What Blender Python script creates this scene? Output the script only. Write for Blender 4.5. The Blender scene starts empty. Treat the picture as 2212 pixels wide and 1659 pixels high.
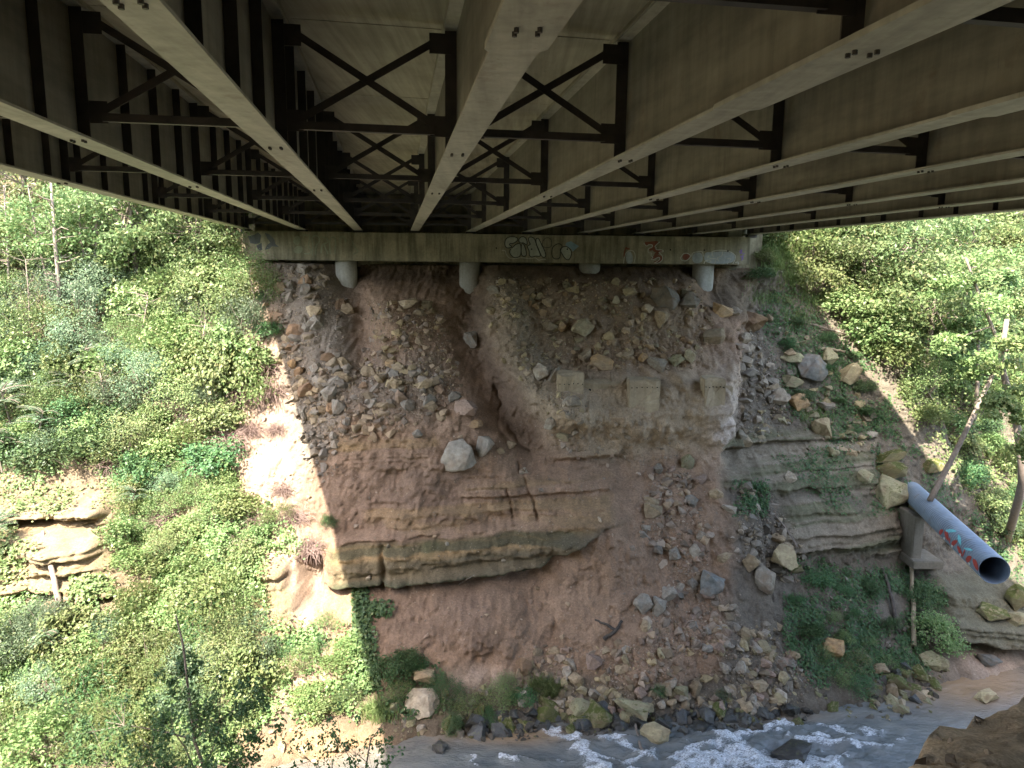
import bpy, bmesh, math, random
import numpy as np
from mathutils import Vector, Matrix, Euler

# ------------------------------------------------------------------ camera, sky, sun, exposure
H = 13.5                                   # eye height above the river (metres)
FPX = 720.0                                # focal length in pixels of a 1024 wide frame
PITCH, ROLL = math.radians(9.13), math.radians(0.6)
SUN_DIR = np.array([-5.0, -11.2, 16.5])    # towards the sun
SUN_DIR = SUN_DIR / np.linalg.norm(SUN_DIR)
scene = bpy.context.scene
COL = scene.collection
cw = np.array([0, math.cos(PITCH), -math.sin(PITCH)])
r0 = np.array([1., 0, 0]); u0 = np.cross(r0, cw)
cr = r0 * math.cos(ROLL) + u0 * math.sin(ROLL); cu = np.cross(cr, cw)
cam = bpy.data.cameras.new('camera'); cam.lens = FPX / 1024 * 36; cam.sensor_width = 36
cam.clip_start = 0.05; cam.clip_end = 2000
camo = bpy.data.objects.new('camera', cam); COL.objects.link(camo)
camo.matrix_world = Matrix(((cr[0], cu[0], -cw[0], 0), (cr[1], cu[1], -cw[1], 0), (cr[2], cu[2], -cw[2], H), (0, 0, 0, 1)))
scene.camera = camo
world = bpy.data.worlds.new('World'); scene.world = world; world.use_nodes = True
wn = world.node_tree.nodes; wl = world.node_tree.links
sky = wn.new('ShaderNodeTexSky'); sky.sky_type = 'NISHITA'; sky.sun_disc = False; sky.dust_density = 2.0; sky.ozone_density = .7
sky.sun_elevation = math.asin(SUN_DIR[2]); sky.sun_rotation = math.atan2(SUN_DIR[0], SUN_DIR[1])
bg = wn['Background']; wl.new(sky.outputs[0], bg.inputs[0]); bg.inputs[1].default_value = 0.15
sl = bpy.data.lights.new('sun', 'SUN'); sl.energy = 3.0; sl.angle = math.radians(0.53); sl.color = (1, .955, .88)
slo = bpy.data.objects.new('sun', sl); COL.objects.link(slo)
slo.rotation_euler = Vector(SUN_DIR.tolist()).to_track_quat('Z', 'Y').to_euler(); slo.location = (0, 0, 60)
vs = scene.view_settings; vs.view_transform = 'Standard'; vs.look = 'None'; vs.gamma = 1; vs.use_curve_mapping = False
vs.exposure = 2.9
vs.use_white_balance = True; vs.white_balance_temperature = 6850; vs.white_balance_tint = 11
scene.cycles.max_bounces = 8; scene.cycles.diffuse_bounces = 4; scene.cycles.transmission_bounces = 4
scene.cycles.sample_clamp_indirect = 6
scene.cycles.use_denoising = True

R = np.random.default_rng(11); random.seed(11)

# ------------------------------------------------------------------ helpers
# All heights are written relative to the eye and lifted by H at the very end.
def ray(px, py):                            # px, py on a 2212 x 1659 print of the photograph
    a = (np.asarray(px, float) - 1106) / 2.1602; b = (np.asarray(py, float) - 829.5) / 2.1602
    return a[..., None] * cr - b[..., None] * cu + FPX * cw
def aty(px, py, y): d = ray(px, py); return d * (y / d[..., 1:2])
def atz(px, py, z): d = ray(px, py); return d * (z / d[..., 2:3])
def proj(P):
    d = P @ cw
    return 1106 + 2.1602 * FPX * (P @ cr) / d, 829.5 - 2.1602 * FPX * (P @ cu) / d

def _hash(ix, iy, iz, s):
    h = (ix * 374761393 + iy * 668265263 + iz * 2147483647 + s * 974634777) & 0xFFFFFFFF
    h = ((h ^ (h >> 13)) * 1274126177) & 0xFFFFFFFF
    return ((h ^ (h >> 16)) & 0xFFFF) / 65535.0
def noise(x, y, z=0.0, seed=0):
    x, y, z = np.broadcast_arrays(np.asarray(x, float), np.asarray(y, float), np.asarray(z, float))
    ix, iy, iz = (np.floor(a).astype(np.int64) for a in (x, y, z))
    fx, fy, fz = x - ix, y - iy, z - iz
    fx, fy, fz = (f * f * (3 - 2 * f) for f in (fx, fy, fz))
    def c(a, b, d): return _hash(ix + a, iy + b, iz + d, seed)
    def pl(d):
        return (c(0, 0, d) * (1 - fx) + c(1, 0, d) * fx) * (1 - fy) + (c(0, 1, d) * (1 - fx) + c(1, 1, d) * fx) * fy
    if np.all(z == 0): return pl(0) * 2 - 1
    return (pl(0) * (1 - fz) + pl(1) * fz) * 2 - 1
def fbm(x, y, z=0.0, seed=0, octv=4, gain=.5):
    t, a, f, n = 0., 1., 1., 0.
    for o in range(octv):
        t = t + a * noise(x * f, y * f, z * f if np.any(z) else 0.0, seed + o * 17); n += a; a *= gain; f *= 2.03
    return t / n
def sstep(a, b, x): t = np.clip((x - a) / (b - a), 0, 1); return t * t * (3 - 2 * t)
def blob(u, v, cu_, cv_, ru, rv, rot=0.):
    c, s = math.cos(math.radians(rot)), math.sin(math.radians(rot))
    a, b = u - cu_, v - cv_
    return np.exp(-(((a * c + b * s) / ru) ** 2 + ((-a * s + b * c) / rv) ** 2))
def box_(u, v, u0_, u1_, v0_, v1_, s):
    return sstep(u0_ - s, u0_ + s, u) * sstep(u1_ + s, u1_ - s, u) * sstep(v0_ - s, v0_ + s, v) * sstep(v1_ + s, v1_ - s, v)
def seg(u, v, pts, w):
    best = np.full(np.shape(u), 1e9)
    for (a, b), (c, d) in zip(pts[:-1], pts[1:]):
        dx, dy = c - a, d - b
        t = np.clip(((u - a) * dx + (v - b) * dy) / (dx * dx + dy * dy), 0, 1)
        best = np.minimum(best, np.hypot(u - a - t * dx, v - b - t * dy))
    return np.exp(-(best / w) ** 2)
def inpoly(u, v, poly):
    u = np.asarray(u); v = np.asarray(v); ins = np.zeros(u.shape, bool); n = len(poly)
    for i in range(n):
        (x1, y1), (x2, y2) = poly[i], poly[(i + 1) % n]
        if y1 == y2: continue
        ins ^= ((y1 > v) != (y2 > v)) & (u < (x2 - x1) * (v - y1) / (y2 - y1) + x1)
    return ins

def mesh(name, V, F, mat=None, smooth=False, col=None, colname='Col'):
    """V (n,3); F list of index arrays (m,k)"""
    me = bpy.data.meshes.new(name)
    V = np.asarray(V, np.float32)
    if not isinstance(F, list): F = [F]
    F = [np.asarray(f, np.int32) for f in F if len(f)]
    me.vertices.add(len(V)); me.vertices.foreach_set('co', V.ravel())
    loops = np.concatenate([f.ravel() for f in F]); tot = np.concatenate([np.full(len(f), f.shape[1], np.int32) for f in F])
    me.loops.add(len(loops)); me.loops.foreach_set('vertex_index', loops)
    st = np.concatenate([[0], np.cumsum(tot)[:-1]]).astype(np.int32)
    me.polygons.add(len(tot)); me.polygons.foreach_set('loop_start', st); me.polygons.foreach_set('loop_total', tot)
    me.update(calc_edges=True)
    me.polygons.foreach_set('use_smooth', np.full(len(tot), bool(smooth)))
    if col is not None:
        a = me.color_attributes.new(colname, 'FLOAT_COLOR', 'POINT')
        c = np.ones((len(V), 4), np.float32); c[:, :3] = col; a.data.foreach_set('color', c.ravel())
    if mat: me.materials.append(mat)
    return me
def link(name, me, parent=None, loc=(0, 0, 0), rot=None, scale=None):
    o = bpy.data.objects.new(name, me); COL.objects.link(o); o.location = loc
    if rot is not None: o.rotation_euler = rot
    if scale is not None: o.scale = scale
    if parent: o.parent = parent
    return o
def tag(o, label=None, cat=None, group=None, kind=None):
    if label: o['label'] = label
    if cat: o['category'] = cat
    if group: o['group'] = group
    if kind: o['kind'] = kind
    return o
def empty(name, loc=(0, 0, 0)):
    o = bpy.data.objects.new(name, None); COL.objects.link(o); o.location = loc; return o

class MB:
    def __init__(s): s.V = []; s.Q = []; s.T = []; s.n = 0
    def add(s, V, Q=(), T=()):
        V = np.asarray(V, float)
        if len(Q): s.Q.append(np.asarray(Q, int) + s.n)
        if len(T): s.T.append(np.asarray(T, int) + s.n)
        s.V.append(V); s.n += len(V); return s
    def hexa(s, P):                          # 8 corners: bottom 4 ccw, top 4 ccw
        return s.add(P, [(0, 3, 2, 1), (4, 5, 6, 7), (0, 1, 5, 4), (1, 2, 6, 5), (2, 3, 7, 6), (3, 0, 4, 7)])
    def box(s, x0, x1, y0, y1, z0, z1):
        return s.hexa([(x0, y0, z0), (x1, y0, z0), (x1, y1, z0), (x0, y1, z0), (x0, y0, z1), (x1, y0, z1), (x1, y1, z1), (x0, y1, z1)])
    def bar(s, a, b, w, t, up=(0, 0, 1)):    # rectangular bar from a to b, w across, t along up
        a, b = np.array(a, float), np.array(b, float); d = b - a; d = d / np.linalg.norm(d)
        sx = np.cross(d, up); sx = sx / np.linalg.norm(sx) * w / 2; uz = np.cross(sx, d); uz = uz / np.linalg.norm(uz) * t / 2
        return s.hexa([a - sx - uz, a + sx - uz, b + sx - uz, b - sx - uz, a - sx + uz, a + sx + uz, b + sx + uz, b - sx + uz])
    def tube(s, pts, rad, n=8, cap=True):
        pts = np.asarray(pts, float); rad = np.broadcast_to(rad, (len(pts),)); k = len(pts)
        d = np.gradient(pts, axis=0); d /= np.linalg.norm(d, axis=1)[:, None] + 1e-9
        ref = np.array([0.31, 0.2, 0.93]) if abs(d[0] @ np.array([0.31, 0.2, 0.93])) < .9 else np.array([1., 0, 0])
        V = []
        for i in range(k):
            e1 = np.cross(d[i], ref); e1 /= np.linalg.norm(e1); e2 = np.cross(d[i], e1)
            an = np.arange(n) * 2 * math.pi / n
            V.append(pts[i] + rad[i] * (np.cos(an)[:, None] * e1 + np.sin(an)[:, None] * e2))
        Q = [(i * n + j, i * n + (j + 1) % n, (i + 1) * n + (j + 1) % n, (i + 1) * n + j) for i in range(k - 1) for j in range(n)]
        V = np.concatenate(V); T = []
        if cap:
            V = np.concatenate([V, pts[:1], pts[-1:]]); m = k * n
            T = [(m, (j + 1) % n, j) for j in range(n)] + [(m + 1, (k - 1) * n + j, (k - 1) * n + (j + 1) % n) for j in range(n)]
        return s.add(V, Q, T)
    def mesh(s, name, mat=None, smooth=False, col=None):
        return mesh(name, np.concatenate(s.V), [np.concatenate(a) for a in (s.Q, s.T) if a], mat, smooth, col)
    def build(s, name, mat=None, parent=None, smooth=False, loc=(0, 0, 0)): return link(name, s.mesh(name, mat, smooth), parent, loc)

# ------------------------------------------------------------------ materials
class NT:
    def __init__(s, name):
        s.m = bpy.data.materials.new(name); s.m.use_nodes = True; s.t = s.m.node_tree; s.n = s.t.nodes
        s.b = s.n['Principled BSDF']; s.out = s.n['Material Output']
    def new(s, k, **kw):
        x = s.n.new('ShaderNode' + k)
        for a, b in kw.items(): setattr(x, a, b)
        return x
    def l(s, a, b): s.t.links.new(a, b)
    def val(s, sock, v):
        if isinstance(v, bpy.types.NodeSocket): s.l(v, sock)
        else: sock.default_value = v if not isinstance(v, tuple) or len(v) != 3 or sock.type != 'RGBA' else (*v, 1)
    def coord(s, scale=(1, 1, 1), rnd=False):
        tc = s.new('TexCoord'); mp = s.new('Mapping'); s.l(tc.outputs['Object'], mp.inputs['Vector']); mp.inputs['Scale'].default_value = scale
        if rnd:
            oi = s.new('ObjectInfo'); ml = s.new('Math', operation='MULTIPLY'); s.l(oi.outputs['Random'], ml.inputs[0]); ml.inputs[1].default_value = 37.
            cb = s.new('CombineXYZ'); s.l(ml.outputs[0], cb.inputs[0]); s.l(ml.outputs[0], cb.inputs[1]); s.l(cb.outputs[0], mp.inputs['Location'])
        return mp.outputs[0]
    def noise(s, vec, scale, detail=6, rough=.6):
        x = s.new('TexNoise'); s.l(vec, x.inputs['Vector']); x.inputs['Scale'].default_value = scale; x.inputs['Detail'].default_value = detail; x.inputs['Roughness'].default_value = rough
        return x.outputs['Fac']
    def ramp(s, f, a=.35, b=.65, lo=0., hi=1.):
        x = s.new('MapRange'); s.l(f, x.inputs[0]); x.inputs[1].default_value = a; x.inputs[2].default_value = b; x.inputs[3].default_value = lo; x.inputs[4].default_value = hi
        return x.outputs[0]
    def mix(s, f, a, b, mode='MIX'):
        x = s.new('Mix', data_type='RGBA', blend_type=mode); s.val(x.inputs[0], f); s.val(x.inputs[6], a); s.val(x.inputs[7], b); return x.outputs[2]
    def mul(s, c, f):                        # colour times a factor socket
        x = s.new('VectorMath', operation='SCALE'); s.l(c, x.inputs[0]); s.l(f, x.inputs[3]); return x.outputs[0]
    def math(s, op, a, b):
        x = s.new('Math', operation=op); s.val(x.inputs[0], a); s.val(x.inputs[1], b); return x.outputs[0]
    def bump(s, h, strength=.5, dist=.02, prev=None):
        x = s.new('Bump'); s.l(h, x.inputs['Height']); x.inputs['Strength'].default_value = strength; x.inputs['Distance'].default_value = dist
        if prev: s.l(prev, x.inputs['Normal'])
        return x.outputs[0]
    def done(s, color, rough=.85, normal=None, spec=.3, metal=0.):
        s.val(s.b.inputs['Base Color'], color); s.val(s.b.inputs['Roughness'], rough)
        s.b.inputs['Specular IOR Level'].default_value = spec; s.b.inputs['Metallic'].default_value = metal
        if normal: s.l(normal, s.b.inputs['Normal'])
        return s.m
def attr(t, name='Col'): a = t.new('VertexColor'); a.layer_name = name; return a.outputs['Color']

def m_ground():
    t = NT('earth'); v = t.coord(); a = attr(t)
    n1 = t.noise(v, 1.7, 8, .65); n2 = t.noise(v, 14, 6, .7); n3 = t.noise(v, 60, 3, .6)
    c = t.mul(a, t.ramp(n1, .3, .7, .72, 1.25)); c = t.mul(c, t.ramp(n2, .3, .7, .68, 1.28))
    c = t.mul(c, t.ramp(n3, .3, .72, .8, 1.2))
    vo = t.new('TexVoronoi'); t.l(v, vo.inputs['Vector']); vo.inputs['Scale'].default_value = 11; vo.inputs['Randomness'].default_value = 1
    sp = t.math('MULTIPLY', t.ramp(vo.outputs['Distance'], .16, .10), t.ramp(t.noise(v, 2.3, 3), .5, .62))
    c = t.mix(t.math('MULTIPLY', sp, .55), c, (.36, .32, .27))
    b = t.bump(n2, .7, .06); b = t.bump(n3, .6, .02, b)
    return t.done(c, .95, b, .15)
def m_rock(name, c1, c2, moss=0., wet=0.):
    t = NT(name); v = t.coord(rnd=True); oi = t.new('ObjectInfo')
    n1 = t.noise(v, 1.1, 7, .6); n2 = t.noise(v, 5.5, 8, .7); n3 = t.noise(v, 22, 4, .6)
    c = t.mix(t.ramp(n1, .38, .62), c1, c2)
    c = t.mul(c, t.ramp(n2, .3, .7, .62, 1.3)); c = t.mul(c, t.ramp(oi.outputs['Random'], 0, 1, .66, 1.2))
    if not wet: c = t.mix(t.ramp(t.noise(v, 2.3, 6, .7), .45, .65, 0, .6), c, (.24, .165, .105))
    if moss:
        g = t.new('NewGeometry'); sx = t.new('SeparateXYZ'); t.l(g.outputs['Normal'], sx.inputs[0])
        mk = t.math('MULTIPLY', t.ramp(sx.outputs[2], -.4, .6), t.ramp(n2, .62 - moss * .3, .72 - moss * .3)); mk.node.use_clamp = True
        c = t.mix(mk, c, (.075, .085, .022))
    b = t.bump(n2, .55, .05); b = t.bump(n3, .4, .012, b)
    return t.done(c, .35 if wet else .9, b, .5 if wet else .2)
def m_rubble():
    t = NT('rubble'); v = t.coord(); a = attr(t); n = t.noise(v, 9, 5, .65)
    return t.done(t.mul(a, t.ramp(n, .3, .7, .75, 1.2)), .92, t.bump(n, .4, .03), .2)
def m_steel(name, ca, cb):
    t = NT(name); v = t.coord(); vs_ = t.coord((1, 1, .12)); vl = t.coord((2.2, .12, 2))
    n1 = t.noise(v, .55, 6, .6); n2 = t.noise(vs_, 6, 5, .6); n3 = t.noise(vl, 2.2, 5, .6)
    c = t.mix(t.ramp(n1, .35, .65), ca, cb)
    c = t.mul(c, t.ramp(n2, .3, .7, .8, 1.14)); c = t.mul(c, t.ramp(n3, .28, .62, .72, 1.12))
    c = t.mix(t.ramp(t.noise(v, 1.6, 8, .7), .58, .72, 0, .5), c, (.13, .08, .045)); c = t.mix(t.ramp(t.noise(t.coord((1.5, 1.5, .1)), 3, 6, .7), .6, .74, 0, .55), c, (.10, .085, .06))
    return t.done(c, .55, t.bump(t.noise(v, 40, 3), .08, .004), .35)
def m_brace():  # shade on the bracing is put into its near-black colour
    t = NT('shade_darkened_brace_steel'); v = t.coord(); n1 = t.noise(v, 3, 6, .6)
    return t.done(t.mix(t.ramp(n1, .35, .65), (.04, .037, .033), (.07, .062, .054)), .6, None, .3)
def m_concrete(name, c1, c2, stain, amount=1.0):
    t = NT(name); v = t.coord(); vz = t.coord((1, 1, .09)); n1 = t.noise(v, .8, 8, .65); n2 = t.noise(vz, 3.1, 7, .68); n3 = t.noise(v, 12, 6, .7)
    c = t.mix(t.ramp(n1, .36, .64), c1, c2); c = t.mix(t.ramp(n2, .44, .66, 0, .8 * amount), c, stain)
    c = t.mul(c, t.ramp(n3, .3, .7, .82, 1.15))
    n4 = t.noise(t.coord((1, 1, .16)), 1.3, 5, .6); c = t.mul(c, t.ramp(n4, .3, .7, 1 - .3 * amount, 1.15))
    return t.done(c, .9, t.bump(n3, .25, .01), .2)
def m_deck():
    t = NT('deck_concrete'); v = t.coord(); n1 = t.noise(v, .7, 7, .6); n2 = t.noise(t.coord((3, .15, 1)), 2.5, 6, .65)
    c = t.mix(t.ramp(n1, .35, .65), (.30, .28, .205), (.42, .39, .29)); c = t.mul(c, t.ramp(n2, .3, .68, .7, 1.15))
    c = t.mix(t.ramp(t.noise(v, 1.9, 8, .75), .6, .72, 0, .5), c, (.15, .13, .09))
    return t.done(c, .9, None, .2)
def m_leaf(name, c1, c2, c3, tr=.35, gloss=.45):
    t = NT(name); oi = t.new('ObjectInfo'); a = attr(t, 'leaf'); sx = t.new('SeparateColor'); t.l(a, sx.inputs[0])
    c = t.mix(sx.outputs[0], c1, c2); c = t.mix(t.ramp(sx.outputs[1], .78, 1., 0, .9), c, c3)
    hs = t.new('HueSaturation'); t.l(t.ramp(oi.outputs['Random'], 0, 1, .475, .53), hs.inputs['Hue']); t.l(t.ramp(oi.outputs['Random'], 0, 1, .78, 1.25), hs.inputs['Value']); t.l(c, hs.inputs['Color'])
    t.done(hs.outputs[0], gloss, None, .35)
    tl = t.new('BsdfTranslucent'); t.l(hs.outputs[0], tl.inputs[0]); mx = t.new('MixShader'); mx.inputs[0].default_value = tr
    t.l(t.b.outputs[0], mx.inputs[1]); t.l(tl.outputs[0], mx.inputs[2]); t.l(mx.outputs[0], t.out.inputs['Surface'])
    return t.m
def m_plain(name, c1, c2, scale=4, rough=.85, bump=.3, stretch=(1, 1, 1), metal=0., spec=.25):
    t = NT(name); v = t.coord(stretch, True); n1 = t.noise(v, scale, 7, .65)
    return t.done(t.mix(t.ramp(n1, .35, .65), c1, c2), rough, t.bump(n1, bump, .02) if bump else None, spec, metal)
def m_water():
    t = NT('river_water'); v = t.coord((.55, 1, 1)); a = attr(t); sx = t.new('SeparateColor'); t.l(a, sx.inputs[0])
    n1 = t.noise(v, 2.2, 6, .6); n2 = t.noise(t.coord((.5, 1.2, 1)), 9, 5, .65); n3 = t.noise(t.coord((.6, 1.6, 1)), 26, 4, .7)
    c = t.mix(t.ramp(n1, .35, .65), (.105, .12, .12), (.175, .18, .165)); c = t.mix(sx.outputs[1], c, (.27, .175, .095))  # blue of the reflected sky is put into the base colour
    f = t.math('MULTIPLY', sx.outputs[0], t.ramp(n3, .39, .62)); f2 = t.math('ADD', f, t.math('MULTIPLY', t.math('SUBTRACT', sx.outputs[0], .9), 1.2)); f2.node.use_clamp = True
    c = t.mix(f2, c, (.72, .75, .77))
    b = t.bump(n1, .7, .16); b = t.bump(n2, .7, .07, b); b = t.bump(n3, .25, .015, b)
    return t.done(c, t.ramp(f2, 0, .6, .09, .8), b, .5)

MAT = dict(
    ground=m_ground(), rubble=m_rubble(), steel=m_steel('shaded_web_steel', (.185, .172, .13), (.25, .235, .18)), flange=m_steel('bounce_lit_flange_steel', (.31, .30, .235), (.40, .385, .31)), brace=m_brace(), deck=m_deck(), water=m_water(),  # web darker and flange paler: shade and bounce light put into the paint
    cap=m_concrete('abutment_concrete', (.215, .19, .12), (.34, .30, .195), (.075, .07, .04)),
    column=m_concrete('column_concrete', (.36, .34, .28), (.45, .43, .36), (.2, .19, .14), .5),
    wall=m_concrete('old_concrete', (.36, .28, .18), (.45, .36, .235), (.25, .20, .12), .7),
    tan=m_rock('tan_rock', (.40, .31, .19), (.33, .25, .15)), yellow=m_rock('yellow_rock', (.40, .335, .195), (.33, .27, .155)),
    grey=m_rock('grey_rock', (.24, .215, .17), (.33, .295, .235)), pale=m_rock('pale_rock', (.42, .365, .275), (.34, .285, .21)),
    brown=m_rock('brown_rock', (.30, .19, .105), (.22, .14, .085)), orange=m_rock('orange_rock', (.44, .27, .12), (.36, .25, .14)),
    blue=m_rock('slate_rock', (.16, .165, .15), (.225, .225, .2)), mossy=m_rock('mossy_rock', (.33, .28, .15), (.23, .21, .12), .75),
    olive=m_rock('olive_rock', (.36, .33, .19), (.27, .25, .15), .25), wet=m_rock('wet_rock', (.045, .045, .04), (.07, .065, .055), .2, 1),
    rust=m_rock('reddish_rock', (.34, .24, .18), (.28, .2, .15)),
    leaf=m_leaf('broad_leaf', (.115, .18, .06), (.235, .295, .12), (.36, .35, .16)),
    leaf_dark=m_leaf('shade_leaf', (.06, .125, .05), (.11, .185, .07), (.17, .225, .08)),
    leaf_blue=m_leaf('bluish_leaf', (.10, .165, .09), (.18, .25, .145), (.27, .31, .17)),
    leaf_tree=m_leaf('tree_leaf', (.115, .18, .065), (.215, .285, .12), (.36, .36, .16), .45),
    leaf_lime=m_leaf('lime_leaf', (.14, .215, .07), (.265, .325, .13), (.40, .39, .18), .45),
    bark=m_plain('bark', (.15, .12, .095), (.26, .215, .17), 9, .9, .6, (1, 1, .25)), bark_pale=m_plain('pale_bark', (.33, .27, .22), (.24, .19, .155), 9, .9, .5, (1, 1, .3)),
    twig=m_plain('dead_twig', (.30, .215, .18), (.20, .14, .12), 5, .9, 0), dead=m_plain('dead_wood', (.36, .30, .2), (.24, .19, .13), 8, .9, .5, (1, 1, .2)),
    rotten=m_plain('rotten_wood', (.05, .042, .036), (.11, .09, .07), 8, .9, .6, (1, 1, .3)),
    bolt=m_plain('bolt_steel', (.05, .045, .04), (.08, .07, .06), 9, .5, 0), asphalt=m_plain('asphalt', (.05, .05, .05), (.06, .06, .058), 30, .95, .2),
    dull=m_concrete('dull_concrete', (.17, .15, .115), (.23, .205, .16), (.10, .09, .06), .6),
    dark=m_plain('hole_shade', (.02, .018, .015), (.03, .026, .02), 9, .95, 0),  # near-black colour stands in for the shade inside holes
)
# ------------------------------------------------------------------ far bank: depth as a function of (x, height), so that ledges can stand upright and overhang
_pz = np.array([-16., -14.4, -13.5, -12.9, -12.2, -10.6, -9.1, -4.8, -0.6, 0.3, 4., 10., 18., 26.])
_py = np.array([15.0, 18.0, 19.4, 20.6, 21.6, 23.5, 24.4, 27.9, 31.35, 32.4, 35.6, 41., 48., 56.])
_sx = np.array([-70, -30, -14, -6.6, -3.6, 0, 5.8, 8.6, 12, 15.3, 18.3, 30, 70])
_sy = np.array([-5.0, -3.4, -2.9, -1.7, -.55, .2, 1.0, .8, 1.7, 3.1, 4.0, 8.0, 20.])
def base_y(x, z):
    y = np.interp(z, _pz, _py)
    k = np.interp(z, [-13.5, -9, -3, 2], [1, .75, .45, .3]) * np.where(x > 9, 1, np.interp(z, [-13.5, -11, -9], [1, .5, 0]))
    k = np.where(x > 18, np.maximum(k, .8), k)
    return y + np.interp(x, _sx, _sy) * k
def strata(q, seed):                         # bedding planes: blocks of random thickness and random proudness
    a = noise(q * 2.1, 0 * q, seed=seed); b = noise(q * 6.3, 0 * q + 3.3, seed=seed + 1); c = noise(q * 15, 0 * q + 7, seed=seed + 2)
    return .55 * np.sign(a) * np.abs(a) ** .6 + .3 * np.sign(b) * np.abs(b) ** .6 + .15 * c
C = lambda *a: np.array(a)
def terrain_full(x, z):
    yb = base_y(x, z)
    P = np.stack([x, yb, z], -1); u, v = proj(P)
    wob = fbm(x * .8, z * .8, seed=5, octv=3)
    un = u + 26 * wob + 10 * fbm(x * 2.6, z * 2.6, seed=9, octv=3); vn = v + 22 * fbm(x * .9, z * .9, seed=6, octv=3) + 8 * fbm(x * 3, z * 3, seed=8, octv=2)
    d = np.zeros_like(x)
    d += .6 * blob(u, v, 680, 650, 60, 120, -8) + .5 * blob(u, v, 740, 850, 90, 110)          # rubble heap beside the abutment
    d += .55 * blob(u, v, 600, 560, 50, 45)
    d += .75 * blob(u, v, 850, 680, 55, 60) + .7 * blob(u, v, 900, 800, 90, 110, 30)               # second heap
    d -= .75 * seg(u, v, [(740, 600), (775, 680), (790, 780)], 38)
    d -= .7 * blob(u, v, 1585, 605, 36, 40)
    d -= .85 * seg(u, v, [(1010, 640), (1000, 720), (1040, 810), (1090, 900), (1150, 990)], 42)     # washed-out gully
    d -= .8 * seg(u, v, [(760, 585), (1040, 590)], 34)
    d += 1.15 * seg(un, v, [(1075, 610), (1110, 740), (1160, 830), (1225, 880)], 48)                # sharp rib east of the gully
    d += .85 * blob(u, v, 1440, 760, 200, 120) + .5 * blob(u, v, 1250, 650, 130, 60)
    d += .8 * box_(un, vn, 1180, 1580, 800, 1200, 26) * sstep(985, 880, vn)                                               # bulge that carries the old wall
    d -= 1.15 * sstep(1590, 1625, un + .12 * (vn - 760)) * sstep(560, 650, v) * sstep(1120, 980, v) * sstep(1990, 1800, u)
    d -= .5 * blob(u, v, 1440, 1000, 160, 60)
    d -= .95 * seg(u, v, [(1515, 585), (1545, 640)], 26) + .45 * seg(u, v, [(1250, 578), (1480, 582)], 16)
    d += .55 * blob(u, v, 1000, 985, 120, 70) + .35 * blob(u, v, 1010, 890, 50, 40)
    # main sandstone ledge: crest line rises to the east, foot is undercut
    lt = np.interp(u, [690, 740, 1000, 1150, 1300, 1420], [1190, 1178, 1160, 1140, 1118, 1110])
    lb = np.interp(u, [690, 740, 800, 1000, 1150, 1300, 1420], [1262, 1262, 1258, 1240, 1222, 1120, 1110])
    lt = lt - 16
    inl = sstep(700, 730, u) * sstep(1390, 1220, u)
    face = sstep(lt - 14, lt + 4, v + 7 * fbm(x * 1.5, z * 6, seed=31)) * sstep(lb + 5, lb - 5, v)
    d += inl * face * (.52 + .24 * strata((z - .09 * x + .07 * wob) * 1.3, 41) + .26 * fbm(x * 1.6, z * 4, seed=44, octv=5))
    d -= inl * face * .35 * np.exp(-((u - 832 - 5 * fbm(z * 3, z, seed=3)) / 5.) ** 2) * sstep(lt + 15, lt + 26, v)
    d -= inl * .22 * np.exp(-((v - lb - 12) / 14.) ** 2) * sstep(1260, 1120, u)
    # upper, half buried beds
    m2 = box_(un, vn, 720, 960, 935, 1005, 14) + .8 * box_(un, vn, 990, 1330, 1022, 1115, 16) + .7 * box_(un, vn, 800, 1010, 1085, 1140, 16) + .8 * box_(un, vn, 1180, 1340, 955, 1010, 16)
    d += np.clip(m2, 0, 1) * (.16 + .34 * strata((z - .06 * x + .05 * wob) * 1.5, 51))
    # debris cones under the ledge
    d += .75 * blob(u, v, 1040, 1330, 130, 90) + .85 * seg(u, v, [(1290, 1150), (1330, 1280), (1380, 1400)], 95) + .5 * blob(u, v, 1520, 1350, 150, 160)
    d -= .35 * seg(un, v, [(1130, 1230), (1165, 1330), (1190, 1420)], 26)
    # beds east of the slide
    m3 = box_(un, vn, 1575, 1900, 945, 1062, 16) + box_(un, vn, 1690, 1930, 1085, 1195, 16)
    m3 = np.clip(m3, 0, 1)
    d += m3 * (.35 + .42 * strata(z - .02 * x + .04 * wob, 61))
    # sandstone cliff on the sunny bank, and the buttress with a cave beside it
    m4 = box_(un, vn, -700, 255, 1075, 1275, 18)
    d += m4 * (.95 + .75 * strata(z - .05 * x + .06 * wob, 71) + .45 * fbm(x * .9, z * 1.6, seed=77, octv=5)) - .85 * m4 * np.exp(-((v - 1118 - .06 * (u - 100)) / 9.) ** 2) * sstep(190, 120, u)
    d += m4 * (.3 * strata((z - .05 * x + .12 * fbm(x * .6, z * .6, seed=78)) * 2.6, 75) * (.4 + .6 * noise(x * .8, z * 1.1, seed=79)) + .14 * np.abs(fbm(x * 3, z * 6, seed=76, octv=4)))
    d += .7 * m4 * blob(u, v, 175, 1185, 70, 52) - .9 * m4 * blob(u, v, 215, 1130, 40, 14) - .5 * box_(un, vn, -700, 250, 1280, 1300, 8)
    m5 = box_(un, vn, 560, 640, 1215, 1360, 12)
    d += m5 * (.7 + .3 * strata(z, 81)); d -= 1.3 * box_(u, v, 648, 690, 1205, 1330, 12)
    # beds and boulder shelf under the pipe
    m6 = box_(un, vn, 2010, 2600, 1235, 1365, 16)
    d += m6 * (1.0 + .5 * strata(z + .1 * x, 91)) - .6 * box_(un, vn, 1960, 2130, 1232, 1256, 7)
    d += .5 * blob(u, v, 2150, 1330, 90, 40)
    fine = np.clip(face * inl + m3 + m4 + m6, 0, 1)
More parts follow.
